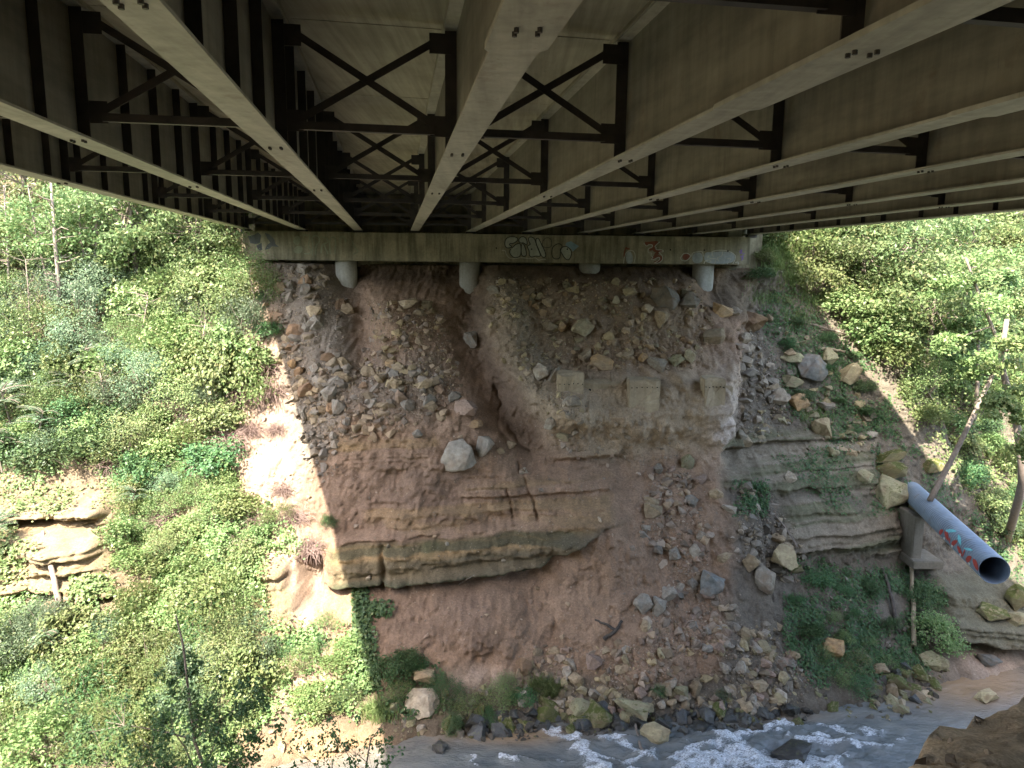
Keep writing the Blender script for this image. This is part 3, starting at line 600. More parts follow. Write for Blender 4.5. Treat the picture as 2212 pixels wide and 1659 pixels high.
BOULDERS = [
 (1489, 654, 42, 37, 'grey', 'grey angular boulder perched on brown dirt beside the outermost round column', 8),
 (1433, 651, 58, 48, 'grey', 'broad flat grey boulder half buried next to the angular grey one', 2),
 (1360, 635, 30, 20, 'yellow', 'small squared tan block sticking out under the graffiti cap'),
 (1397, 670, 26, 18, 'tan', 'squat tan stone below the squared tan block'), (1431, 691, 28, 36, 'tan', 'upright tan stone on bare dirt under the broad grey boulder'),
 (1259, 709, 46, 34, 'yellow', 'big yellow tan boulder in the rubble above the old wall', 4), (1186, 710, 30, 20, 'tan', 'flat tan stone west of the big yellow tan boulder'),
 (1214, 706, 18, 20, 'orange', 'rounded orange stone touching the big yellow tan boulder'), (1070, 629, 33, 20, 'grey', 'grey slab at the head of the dirt rib by the gully'),
 (1183, 656, 20, 18, 'tan', 'tan stone lodged in the slope below the bubble letters'), (1164, 642, 17, 16, 'yellow', 'little yellow stone lodged under the bubble letters'),
 (1062, 673, 20, 16, 'yellow', 'yellow stone on the shady side of the dirt rib'), (1302, 788, 52, 28, 'orange', 'wide flat topped tan boulder resting just above the old wall', 6),
 (1353, 767, 30, 22, 'tan', 'tan stone with gravel on top above the middle buttress'), (1387, 773, 22, 20, 'orange', 'small orange stone above the middle buttress'),
 (1417, 791, 40, 28, 'pale', 'pale greenish slab lying right above the old concrete wall', 10), (1464, 780, 32, 26, 'olive', 'olive stone between the pale slab and a yellow stone'),
 (1489, 771, 24, 28, 'yellow', 'upright yellow stone on dirt above the last buttress'), (1543, 731, 48, 32, 'tan', 'tan block with a drill hole at the edge of the slide', 12),
 (1617, 704, 58, 44, 'brown', 'large brown banded boulder on top of the stone chute', 5), (1557, 678, 42, 28, 'orange', 'long orange stone leaning below the outermost column'),
 (1586, 675, 30, 18, 'pale', 'pale wedge between orange stone and brown banded boulder'), (1605, 734, 28, 24, 'pale', 'pale stone right under the brown banded boulder'),
 (1168, 811, 34, 36, 'pale', 'pale angular boulder at the west end of the old wall', 3), (1194, 817, 22, 38, 'pale', 'tall narrow pale stone touching the old wall'),
 (1234, 874, 38, 28, 'pale', 'knobby pale lump under the west end of the old wall', 9), (1192, 912, 28, 26, 'pale', 'pale elongated slab stranded beside the soil cracks', 11),
 (1265, 770, 28, 28, 'tan', 'tan stone beside the wide flat topped boulder'), (1477, 736, 18, 16, 'brown', 'dark little stone cluster on the dirt face'),
 (662, 630, 32, 25, 'grey', 'grey boulder on top of the rubble heap by the abutment', 1), (680, 674, 30, 26, 'tan', 'tan rounded boulder in the grey rubble heap', 7),
 (611, 625, 30, 24, 'tan', 'tan stone pair member at the sunlit rim of the heap'), (633, 790, 21, 21, 'orange', 'squared orange block in the grey rubble', 12),
 (712, 848, 32, 36, 'grey', 'upright bluish grey slab in the rubble', 0), (882, 659, 36, 19, 'tan', 'flat tan slab on the second rubble heap'),
 (922, 662, 22, 21, 'yellow', 'squared yellow block beside the flat tan slab', 12), (903, 680, 24, 18, 'tan', 'tan stone under the squared yellow block'),
 (1018, 738, 28, 34, 'grey', 'dark grey boulder wedged in the washed out gully'), (917, 832, 34, 21, 'tan', 'tan stone at the lower rim of the second heap'),
 (845, 789, 22, 20, 'orange', 'single orange stone on bare brown dirt between heaps'), (709, 773, 28, 18, 'brown', 'brown flat stone in the middle of the rubble'),
 (866, 837, 28, 15, 'pale', 'thin pale slab in the rubble fan'), (986, 986, 74, 62, 'grey', 'big pale grey boulder with lumpy face halfway down the slope', 13),
 (1047, 973, 34, 52, 'grey', 'upright pitted grey boulder next to the big pale one', 5), (1005, 886, 46, 34, 'rust', 'grey boulder half buried in dirt above the big pale one', 2),
 (1081, 975, 18, 14, 'tan', 'small tan stone beside the upright grey boulder'), (1103, 965, 20, 18, 'tan', 'tan stone east of the upright grey boulder'),
 (1028, 917, 28, 14, 'orange', 'thin orange slab under the half buried grey boulder'), (733, 884, 28, 34, 'grey', 'grey slab leaning at the foot of the rubble heap'),
 (902, 938, 22, 18, 'grey', 'grey stone above the thin bedded sandstone'), (1130, 1022, 20, 17, 'pale', 'round whitish stone alone on the dirt face'),
 (1214, 940, 26, 17, 'yellow', 'yellowish stone near the stranded slab'), (1409, 1109, 38, 32, 'tan', 'round tan boulder at the edge of the stone stream', 7),
 (1491, 1085, 28, 24, 'grey', 'grey stone inside the stone stream'), (1486, 1000, 28, 32, 'olive', 'olive boulder at the head of the stone stream'),
 (1512, 1038, 27, 20, 'rust', 'reddish stone just below the olive boulder'), (1546, 1068, 28, 22, 'tan', 'tan wedge on the bare dirt chute'),
 (1572, 1100, 32, 14, 'pale', 'thin white slab lying on the bare dirt chute', 10), (1459, 1198, 28, 27, 'grey', 'squared grey stone low in the stone stream'),
 (1499, 1191, 26, 30, 'pale', 'pale tilted slab low in the stone stream'), (1565, 1205, 32, 18, 'tan', 'long tan stone sunk in the bare dirt chute'),
 (1620, 1216, 36, 38, 'tan', 'tan angular boulder above the pale upright block', 3), (1699, 1198, 50, 44, 'yellow', 'large pale yellow boulder beside the layered cliff', 6),
 (1647, 1262, 42, 58, 'pale', 'pale yellow upright block standing on the dirt chute', 12), (1717, 1232, 32, 22, 'mossy', 'mossy yellow stone below the large pale yellow boulder'),
 (1533, 1268, 50, 50, 'blue', 'smooth blue grey boulder among small gravel', 7), (1442, 1283, 34, 30, 'grey', 'grey stone west of the smooth blue grey boulder'),
 (1683, 1166, 30, 20, 'tan', 'tan slab on top of the large pale yellow boulder'), (1770, 931, 36, 46, 'yellow', 'yellow green tilted slab above the layered cliff', 10),
 (1781, 879, 40, 22, 'grey', 'dull grey slab on the weedy slope'), (1725, 868, 42, 36, 'orange', 'orange brown block on the weedy slope', 4),
 (1682, 858, 44, 36, 'pale', 'pale grey block in the stone chute', 8), (1707, 1036, 24, 28, 'pale', 'pale wedge set into the layered cliff'),
 (1748, 798, 60, 48, 'blue', 'dark rough knobbly boulder on the weedy slope', 13), (1830, 811, 44, 46, 'yellow', 'yellow slab with a drill hole beside the sunlit strip', 11),
 (1711, 772, 46, 22, 'olive', 'flat olive slab over the dark knobbly boulder'), (1711, 828, 42, 28, 'olive', 'olive block under the dark knobbly boulder'),
 (1786, 770, 32, 36, 'olive', 'mossy block behind the dark knobbly boulder'), (1918, 1074, 60, 70, 'olive', 'big olive boulder next to the blue pipe', 3),
 (1926, 1019, 58, 38, 'mossy', 'mossy boulder stacked on the big olive one', 2), (1922, 989, 62, 26, 'mossy', 'flat mossy slab topping the stack by the pipe'),
 (1866, 1036, 30, 32, 'olive', 'small olive wedge beside the mossy stack'), (2012, 1006, 38, 26, 'mossy', 'mossy stone above the upper end of the pipe'),
 (1800, 1407, 46, 42, 'orange', 'orange tan block in the green weeds near the river', 12), (2012, 1433, 50, 38, 'olive', 'olive boulder on the shore below the bright fern bush'),
 (1933, 1480, 42, 36, 'mossy', 'mossy boulder at the water edge under the weeds'), (1986, 1458, 40, 26, 'mossy', 'mossy stone between olive boulder and water'),
 (2131, 1510, 50, 28, 'yellow', 'yellow topped boulder lying in the sandy shallows', 9), (2135, 1431, 46, 24, 'blue', 'dark slab on the sand bar below the pipe'),
 (1713, 1634, 88, 46, 'wet', 'dark wet boulder in the white rapids', 5), (1640, 1484, 34, 22, 'tan', 'tan stone at the shore under the bare dirt chute'),
 (1681, 1510, 34, 26, 'yellow', 'yellowish block at the waterline of the rubble shore'), (1900, 1450, 36, 20, 'tan', 'tan stone at the lower edge of the weeds'),
 (911, 1523, 74, 50, 'pale', 'large smooth pale boulder on the shore by the sunlit grass', 6), (1415, 1595, 64, 46, 'yellow', 'yellow mossy block standing in the river', 12),
 (1292, 1555, 62, 58, 'mossy', 'big mossy boulder at the waterline', 3), (1252, 1530, 46, 30, 'olive', 'olive slab behind the big mossy boulder'),
 (1364, 1527, 76, 30, 'olive', 'long flat olive slab at the shore', 10), (1182, 1543, 52, 38, 'mossy', 'mossy angular boulder west of the big mossy one', 8),
 (1036, 1551, 30, 46, 'mossy', 'narrow upright mossy stone on the shore', 0), (1284, 1432, 36, 32, 'rust', 'round reddish boulder in the shore rubble', 7),
 (1352, 1557, 30, 28, 'olive', 'cube shaped olive stone beside a stick in the river', 12), (950, 1620, 32, 30, 'wet', 'dark pointed stone in the calm water'),
 (1386, 1305, 44, 40, 'grey', 'grey boulder at the foot of the stone stream', 4), (1419, 1314, 30, 42, 'grey', 'grey upright stone touching the boulder at the stream foot'),
 (974, 1566, 42, 38, 'mossy', 'mossy boulder under the large pale one'), (918, 1467, 58, 34, 'tan', 'tan slab half hidden by vines near the shore'),
 (1468, 1495, 30, 30, 'olive', 'leaning olive stone in the shore rubble'), (1500, 1490, 26, 34, 'tan', 'leaning tan stone beside the olive one at the shore'),
 (1240, 1470, 30, 24, 'tan', 'squared tan stone below the round reddish boulder'), (1130, 1440, 34, 28, 'brown', 'dark clod of soil at the foot of the slope'),
 (86, 1622, 112, 44, 'pale', 'sunlit whitish slab at the river below the sandstone cliff', 10), (92, 1583, 62, 30, 'tan', 'sunlit tan stone behind the whitish slab'),
 (452, 575, 40, 26, 'grey', 'grey rock showing through sunlit bushes near the cap'), (2140, 1330, 70, 34, 'mossy', 'broad mossy ledge block under the pipe mouth'), (2190, 1290, 50, 50, 'mossy', 'green mossy boulder by the pipe mouth'),
 (2195, 1345, 50, 34, 'olive', 'dark olive boulder above the sand bar'),
]
for b in BOULDERS: boulder(*b[:6], shape=b[6] if len(b) > 6 else None)

ZONES = [  # polygon, how many, size range (print pixels), colours, label, group
 ([(545, 565), (640, 575), (722, 600), (740, 700), (745, 790), (960, 800), (1010, 850), (960, 890), (830, 935), (700, 965), (655, 940), (615, 800), (560, 640)], 1500, 5, 30, 'grey grey tan tan brown', 'stone in the rubble heap by the abutment', 'stones of the rubble heap'),
 ([(790, 650), (935, 650), (1000, 830), (960, 860), (780, 800)], 480, 5, 22, 'tan grey yellow', 'stone on the second rubble heap beside the gully', 'stones of the second heap'),
 ([(1050, 600), (1110, 600), (1200, 800), (1270, 900), (1180, 900), (1095, 780)], 480, 4, 18, 'tan grey yellow', 'stone stuck in the dirt rib east of the gully', 'stones of the dirt rib'),
 ([(1100, 600), (1500, 600), (1545, 700), (1500, 800), (1200, 790)], 760, 5, 22, 'tan yellow olive tan orange', 'stone in the slope between cap and old wall', 'stones above the old wall'),
 ([(1150, 870), (1300, 900), (1500, 960), (1400, 1010), (1200, 970)], 230, 4, 16, 'tan pale grey', 'stone on the tan dirt below the old wall', 'stones below the old wall'),
 ([(1400, 1005), (1490, 1005), (1525, 1120), (1530, 1250), (1600, 1330), (1560, 1420), (1380, 1400), (1440, 1250), (1390, 1150)], 950, 5, 28, 'grey tan grey pale rust', 'stone in the stream of stones down the dirt slope', 'stones of the stone stream'),
 ([(1600, 690), (1680, 760), (1700, 900), (1590, 960), (1592, 800)], 520, 4, 24, 'grey pale grey tan', 'stone in the chute beside the weedy slope', 'stones of the upper chute'),
 ([(1600, 1030), (1690, 1100), (1740, 1200), (1720, 1260), (1640, 1230), (1590, 1150)], 380, 5, 24, 'grey pale tan grey', 'stone at the foot of the layered cliff', 'stones below the layered cliff'),
 ([(1150, 1395), (1300, 1400), (1480, 1400), (1650, 1340), (1760, 1480), (1700, 1530), (1150, 1545), (1120, 1480)], 1500, 6, 30, 'tan pale grey tan yellow rust', 'stone in the rubble along the river', 'stones of the shore'),
 ([(830, 1480), (1130, 1480), (1160, 1570), (1000, 1600), (840, 1590)], 260, 7, 26, 'tan olive mossy grey', 'stone among weeds on the shore by the pale boulder', 'stones of the weedy shore'),
 ([(1000, 1545), (1750, 1525), (1750, 1560), (1400, 1580), (1000, 1600)], 620, 11, 46, 'wet wet wet mossy wet', 'stone at the waterline of the rubble shore', 'wet stones at the waterline'),
 ([(700, 900), (1600, 900), (1620, 1400), (850, 1420), (720, 1100)], 420, 3, 13, 'tan pale grey rust', 'lone stone on the bare dirt slope', 'stray stones on the dirt'),
 ([(1760, 1490), (2050, 1420), (2040, 1500), (1960, 1560), (1790, 1545)], 170, 10, 40, 'mossy olive wet tan', 'stone on the shore under the weeds', 'stones of the mossy shore'),
 ([(1625, 640), (1900, 880), (1900, 990), (1600, 950), (1690, 800)], 300, 5, 26, 'olive tan grey yellow', 'stone on the weedy slope beside the slide', 'stones of the weedy slope'),
 ([(1750, 1210), (1960, 1210), (2000, 1440), (1800, 1470)], 120, 6, 24, 'pale olive grey', 'stone showing between weeds below the layered cliff', 'stones among the weeds'),
 ([(520, 850), (640, 860), (690, 1120), (600, 1060)], 110, 4, 14, 'pale tan', 'stone on the sunlit bare strip beside the bridge shadow', 'stones of the sunlit strip'),
 ([(640, 930), (720, 930), (730, 1010), (690, 1040), (660, 1000)], 130, 7, 26, 'grey blue grey', 'stone in the tail of the rubble heap at the shadow edge', 'stones of the heap tail'),
 ([(0, 1550), (560, 1560), (800, 1620), (800, 1659), (0, 1659)], 130, 10, 40, 'pale tan tan', 'sunlit stone on the river shore among bushes', 'stones of the sunlit shore'),
]
PALC = dict(grey=(.27, .24, .19), tan=(.37, .285, .175), brown=(.25, .16, .095), yellow=(.43, .345, .17), olive=(.31, .28, .16), pale=(.43, .36, .27), rust=(.31, .22, .16), orange=(.4, .26, .125), mossy=(.17, .17, .06), wet=(.05, .05, .045), blue=(.2, .2, .18))
ADJ = dict(grey='grey', tan='tan', brown='brown', yellow='yellow', olive='olive', pale='pale', rust='reddish', orange='orange', mossy='mossy', wet='dark wet', blue='slate grey')
cand = []
for zi, (poly, cnt, s0, s1, cols, lab, grp) in enumerate(ZONES):
    pu, pv = np.array(poly).T; n = int(cnt * 3.4); uu = R.uniform(pu.min(), pu.max(), n); vv = R.uniform(pv.min(), pv.max(), n)
    k = inpoly(uu + R.normal(0, 9, n), vv + R.normal(0, 9, n), poly) & (fbm(uu / 55, vv / 55, seed=500 + zi, octv=3) > -.12 - .4 * R.random(n)); uu, vv = uu[k][:cnt], vv[k][:cnt]
    sz = s0 * .8 + (s1 * 1.1 - s0 * .8) * R.random(len(uu)) ** 5.5; cl = cols.split()
    cand += [(a, b, c, cl[int(R.integers(len(cl)))], zi) for a, b, c in zip(uu, vv, sz)]
fine = []
for poly, cnt in [(ZONES[i][0], c) for i, c in ((0, 2600), (1, 700), (2, 700), (3, 900), (5, 1500), (6, 1100), (7, 700), (8, 1800), (11, 900), (13, 500))]:
    pu, pv = np.array(poly).T; n = cnt * 3; uu = R.uniform(pu.min(), pu.max(), n); vv = R.uniform(pv.min(), pv.max(), n); k = inpoly(uu, vv, poly)
    fine += [(a, b, R.uniform(1.8, 4.5), ('grey', 'tan', 'pale', 'rust')[int(R.integers(4))], -1) for a, b in zip(uu[k][:cnt], vv[k][:cnt])]
allr = cand + fine
HP = hit(np.array([c[0] for c in allr]), np.array([c[1] for c in allr])); HN = surf_n(HP[:, 0], HP[:, 2])
_i = np.clip(np.searchsorted(gx, HP[:, 0]), 0, len(gx) - 1); _j = np.clip(np.searchsorted(gz, HP[:, 2]), 0, len(gz) - 1); HC = GC[_j, _i]
order = np.argsort([-c[2] for c in cand]); single = set(order[:300].tolist())
LMS = [(662, 630, 'near the grey boulder'), (633, 790, 'by the orange block'), (712, 848, 'by the grey slab'), (882, 659, 'near the tan slab'), (845, 789, 'by the orange stone'), (917, 832, 'at the lower rim'), (1018, 738, 'facing the gully'), (1070, 629, 'by the grey slab'), (1168, 811, 'near the pale boulder'), (1259, 709, 'near the yellow boulder'), (1302, 788, 'by the flat boulder'), (1360, 635, 'by the squared block'), (1433, 651, 'near the broad boulder'), (1489, 654, 'by the angular boulder'), (1489, 771, 'over the last buttress'), (1234, 874, 'by the knobby lump'), (986, 986, 'near the pale boulder'), (1409, 1109, 'by the round boulder'), (1486, 1000, 'at the head'), (1459, 1198, 'halfway down'), (1533, 1268, 'by the blue boulder'), (1386, 1305, 'at the grey boulders'), (1543, 731, 'by the drilled block'), (1617, 704, 'under the banded boulder'), (1682, 858, 'by the pale block'), (1647, 1262, 'by the upright block'), (1699, 1198, 'by the yellow boulder'), (1748, 798, 'near the knobbly boulder'), (1770, 931, 'by the tilted slab'), (1284, 1432, 'by the reddish boulder'), (1292, 1555, 'at the mossy boulder'), (1182, 1543, 'by the mossy block'), (1364, 1527, 'at the olive slab'), (1415, 1595, 'by the yellow block'), (1500, 1490, 'at the leaning stones'), (1681, 1510, 'by the yellowish block'), (1036, 1551, 'by the upright stone'), (911, 1523, 'near the pale boulder'), (974, 1566, 'under the pale boulder'), (1600, 1440, 'under the dirt chute'), (1933, 1480, 'by the mossy boulder'), (2012, 1433, 'by the olive boulder'), (1800, 1407, 'by the orange block'), (90, 1600, 'by the whitish slab'), (400, 1620, 'behind the near shrub'), (700, 1620, 'at the orange shallows')]
SV, SF, SC, ofs = [], [], [], 0
for idx, (a, b, sz, cl, zi) in enumerate(allr):
    P, n = HP[idx], HN[idx]; s = sz * P[1] / (FPX * 2.16); dims = s * np.array((R.uniform(.85, 1.3), R.uniform(.7, 1.1), R.uniform(.55, 1.)))
    c = P + n * s * R.uniform(-.24, .16); rot = Euler((R.uniform(-.6, .6), R.uniform(-.6, .6), R.uniform(0, 6.28)))
    if idx in single:
        o = link('stone', rock_me('s' if sz < 17 else 'h', idx % 14, cl), None, c, rot, dims); lm_ = min(LMS, key=lambda q: (q[0] - a) ** 2 + (q[1] - b) ** 2)[2]; lm_ = '' if len((ZONES[zi][5] + lm_).split()) > 12 else lm_; tag(o, ('big ' if sz > 24 else 'small ' if sz < 17 else '') + ADJ[cl] + ' ' + ZONES[zi][5] + (' ' + lm_ if lm_ else ''), 'stone', ZONES[zi][6])
    else:
        V, F = SMALL[idx % 14]; M3 = np.array(rot.to_matrix())
        SV.append((V * dims) @ M3.T + c); SF.append(F + ofs); ofs += len(V)
        SC.append(np.tile((np.array(PALC[cl]) * .52 + .48 * HC[idx]) * R.uniform(.62, 1.25), (len(V), 1)))
NS = []
for _ in range(260):                          # clods and pebbles on the near bank
    x_, y_ = R.uniform(1.6, 6), R.uniform(2.2, 5.0); V, F = SMALL[int(R.integers(14))]; s = .012 + .06 * R.random() ** 4; M3 = np.array(Euler((R.uniform(0, 6), R.uniform(0, 6), R.uniform(0, 6))).to_matrix())
    NS.append(((V * s) @ M3.T + np.array((x_, y_, nearz(x_, y_) + s * .2)), F, np.tile(np.array((.36, .27, .19)) * R.uniform(.45, 1.2), (len(V), 1))))
k_ = np.cumsum([0] + [len(q[0]) for q in NS])
tag(link('pebbles', mesh('pebbles', np.concatenate([q[0] for q in NS]), np.concatenate([q[1] + k_[i] for i, q in enumerate(NS)]), MAT['rubble'], False, np.concatenate([q[2] for q in NS]))), 'clods and pebbles on the bare near bank', 'pebbles', kind='stuff')
o = link('rubble', mesh('rubble', np.concatenate(SV), np.concatenate(SF), MAT['rubble'], False, np.concatenate(SC)))
tag(o, 'loose rubble and gravel strewn over the eroded slope', 'rubble', kind='stuff')
# ------------------------------------------------------------------ old concrete wall in the slope
yw = float(np.median(hit(np.array([1230., 1300, 1385, 1450, 1530]), np.array([840.] * 5))[:, 1])) + .06
wall = empty('retaining_wall', aty(1385, 880, yw)); tag(wall, 'old tan concrete retaining wall with buttresses buried in the slope', 'wall'); WO = np.array(wall.location)
def wbox(name, u0_, v0_, u1_, v1_, d0, d1, mat='wall', lean=0.):
    p, q = aty(u0_, v1_, yw) - WO, aty(u1_, v0_, yw) - WO; bm = bmesh.new(); bmesh.ops.create_cube(bm, size=1)
    for v in bm.verts:
        t = v.co.z + .5; v.co = ((p[0] + q[0]) / 2 + v.co.x * (q[0] - p[0]), (d1 - d0) * (v.co.y + .5) - d1 + lean * t + .0, p[2] + t * (q[2] - p[2]))
    bmesh.ops.bevel(bm, geom=bm.edges[:], offset=.03, segments=2, affect='EDGES'); bmesh.ops.triangulate(bm, faces=bm.faces[:])
    for _ in range(3): bmesh.ops.subdivide_edges(bm, edges=[e for e in bm.edges if e.calc_length() > .2], cuts=1)
    for v in bm.verts: v.co += Vector((.03, .08, .09)) * float(noise(v.co.x * 3, v.co.z * 3, v.co.y * 3 + .01, seed=7)) + Vector((0, .03, .01)) * float(noise(v.co.x * 11, v.co.z * 11, seed=8))
    me = bpy.data.meshes.new(name); bm.to_mesh(me); bm.free(); me.materials.append(MAT[mat]); return link(name, me, wall)
wbox('wall_face', 1215, 826, 1400, 905, -.5, .0); wbox('wall_face', 1400, 834, 1585, 900, -.5, -.06)
bt = [wbox('buttress', 1202, 806, 1260, 880, -.3, .40), wbox('buttress', 1352, 818, 1421, 892, -.3, .52), wbox('buttress', 1512, 814, 1562, 888, -.3, .44)]
hm = MB().tube([(0, -.012, 0), (0, .03, 0)], .022, 6).mesh('tie_hole', MAT['dark'])  # solid plug, the hole's shade painted as its dark colour
for i, (u0_, u1_, v_, d_) in enumerate(((1208, 1256, 826, .40), (1360, 1414, 832, .52), (1518, 1556, 832, .44))):
    for t in np.linspace(0, 1, 6): link('tie_hole', hm, bt[i], tuple(aty(u0_ + t * (u1_ - u0_), v_ + R.uniform(-1, 1), yw) - WO + np.array((0, -d_ - .03, 0))))
for u_, v_ in ((1274, 842), (1343, 838)): link('tie_hole', MB().tube([(0, -.02, 0), (0, .1, 0)], .05, 8).mesh('tie_hole', MAT['dark']), wall, tuple(aty(u_, v_, yw) - WO + np.array((0, -.03, 0))))

# ------------------------------------------------------------------ corrugated pipe over the river
pa, pb = aty(1986, 1078, 26.2), aty(2148, 1232, 18.7)
ax = (pb - pa) / np.linalg.norm(pb - pa); L = np.linalg.norm(pb - pa); pr = .385
pipe = empty('drain_pipe', tuple(pa)); tag(pipe, 'blue grey corrugated metal drain pipe with red graffiti sticking out over the river', 'pipe')
e1 = np.cross(ax, (0, 0, 1)); e1 /= np.linalg.norm(e1); e2 = np.cross(e1, ax)
def ring(t, r, a): return t * ax + r * (math.cos(a) * e1 + math.sin(a) * e2)
m = MB(); nt, na = 420, 44; V = []; ts = np.linspace(-1.2, L, nt)
for t in ts: 
    rr = pr + .011 * math.sin(t * 2 * math.pi / .15) * (1 if t < L - .25 else .4)
    V += [ring(t, rr, 2 * math.pi * j / na) for j in range(na)]
for t in ts[::-1]: V += [ring(t, pr - .014, 2 * math.pi * j / na) for j in range(na)]
Q = [(i * na + j, i * na + (j + 1) % na, (i + 1) * na + (j + 1) % na, (i + 1) * na + j) for i in range(2 * nt - 1) for j in range(na)]
m.add(V, Q)
t_ = NT('galvanised_pipe'); vv_ = t_.coord(); n1 = t_.noise(vv_, 1.2, 7, .65); cc = t_.mix(t_.ramp(n1, .35, .65), (.17, .22, .28), (.25, .31, .375)); cc = t_.mix(t_.ramp(t_.noise(vv_, 3, 8, .75), .54, .72, 0, .6), cc, (.17, .14, .115))
MAT['pipe'] = t_.done(cc, .5, None, .4, .1)
shell = m.build('pipe_shell', MAT['pipe'], pipe, True)
def paint(name, cells, col, par, lift=.018):   # paint patches that follow the pipe's curve
    m = MB()
    for t0, t1, a0, a1, sh in cells:
        n = 8; V = []
        for k in range(n + 1):
            f = k / n; w = math.sin(math.pi * min(max(f, .06), .94)) ** .6
            tm = t0 + (t1 - t0) * f; am = (a0 + a1) / 2 + sh * (f - .5)
            for q in np.linspace(-1, 1, 5): V.append(ring(tm, pr + lift, am + q * w * (a1 - a0) / 2))
        m.add(V, [(k * 5 + j, k * 5 + j + 1, k * 5 + j + 6, k * 5 + j + 5) for k in range(n) for j in range(4)])
    return m.build(name, m_plain('spray_' + name, col, tuple(.75 * c for c in col), 9, .7, 0), par, True)
_v = -(pa + pb) / np.linalg.norm(pa + pb) * .95 + np.array((-.4, 0, -.2)); am = math.atan2(_v @ e2, _v @ e1); sg = 1 if (np.array((0, 0, 1.)) @ (-math.sin(am) * e1 + math.cos(am) * e2)) > 0 else -1
paint('graffiti_lettering', [(4.1 + .45 * i + .1 * (i % 3), 4.1 + .45 * i + (.42, .62, .3)[i % 3], am + sg * (-.34 + .16 * (i % 2)), am + sg * ((.12, .34, .2, .3)[i % 4]), (.5, -.3, .15)[i % 3]) for i in range(8)], (.5, .085, .07), pipe)
paint('graffiti_outline', [(4.5 + .8 * i, 4.8 + .8 * i, am - sg * .5, am - sg * .26, .3) for i in range(4)], (.7, .72, .68), pipe, .022)
paint('graffiti_flames', [(4.7, 5.3, am + sg * .4, am + sg * .75, .5), (5.6, 6.2, am + sg * .42, am + sg * .7, -.4), (6.5, 7.0, am + sg * .4, am + sg * .6, .3)], (.2, .62, .68), pipe)
# concrete support and slab
sp = empty('pipe_support', tuple(aty(1983, 1200, 25.2))); tag(sp, 'grey concrete support block under the upper end of the blue pipe', 'support'); SO = np.array(sp.location)
def cbox(name, par, O, u0_, v0_, u1_, v1_, y, d, mat='column', yaw=0.):
    p, q = aty(u0_, v1_, y) - O, aty(u1_, v0_, y) - O; bm = bmesh.new(); bmesh.ops.create_cube(bm, size=1)
    for v in bm.verts: v.co = ((p[0] + q[0]) / 2 + v.co.x * (q[0] - p[0]), p[1] + d * (v.co.y + .5), (p[2] + q[2]) / 2 + v.co.z * (q[2] - p[2]))
    bmesh.ops.bevel(bm, geom=bm.edges[:], offset=.025, segments=2, affect='EDGES')
    me = bpy.data.meshes.new(name); bm.to_mesh(me); bm.free(); me.materials.append(MAT[mat]); return link(name, me, par, (0, 0, 0), (0, 0, yaw))
cbox('pier', sp, SO, 1968, 1118, 1999, 1216, 25.2, 2.4, 'dull')
boulder(1984, 1104, 44, 34, 'olive', 'olive stone on top of the concrete pipe support', shape=2, up=.1)
sb = empty('concrete_slab', tuple(aty(2000, 1232, 24.7))); tag(sb, 'flat concrete slab jutting out below the pipe support', 'slab'); cbox('slab', sb, np.array(sb.location), 1972, 1214, 2040, 1230, 24.9, 3.0, 'dull')

# ------------------------------------------------------------------ graffiti on the cap
def stroke_mesh(m, pts, w, y):
    pts = np.array(pts, float); k = []
    for a, b in zip(pts[:-1], pts[1:]):
        for t in np.linspace(0, 1, 5)[:-1]: k.append(a * (1 - t) + b * t)
    k = np.array(k + [pts[-1]])
    for _ in range(3): k[1:-1] = .25 * k[:-2] + .5 * k[1:-1] + .25 * k[2:]
    d = np.gradient(k, axis=0); d /= np.linalg.norm(d, axis=1)[:, None] + 1e-9; nrm = np.stack([-d[:, 1], d[:, 0]], -1)
    a, b = k + nrm * w / 2, k - nrm * w / 2; V = np.concatenate([aty(a[:, 0], a[:, 1], y), aty(b[:, 0], b[:, 1], y)]) - AO; n = len(k)
    m.add(V, [(i, i + 1, n + i + 1, n + i) for i in range(n - 1)])
def fill_mesh(m, pts, y):
    p = np.array(pts, float); V = np.concatenate([aty(p[:, 0], p[:, 1], y), aty(*p.mean(0), y)[None]]) - AO; n = len(p); m.add(V, T=[(i, (i + 1) % n, n) for i in range(n)])
def smooth_poly(p):
    p = np.array(p, float)
    for _ in range(3): q = np.roll(p, -1, 0); p = np.stack([.75 * p + .25 * q, .25 * p + .75 * q], 1).reshape(-1, 2)
    return p
def spray(c, w=.8): return m_concrete('spray_paint', c, tuple(x * w for x in c), tuple(x * .45 for x in c), .7)
Z1 = lambda p: [((1230 + x * .10398) * .8641, (575 + y * .10393) * .8641) for x, y in p]
Z2 = lambda p: [((1540 + x * .1537) * .8641, (580 + y * .1536) * .8641) for x, y in p]
Z3 = lambda p: [((590 + x * .1492) * .8641, (565 + y * .1492) * .8641) for x, y in p]
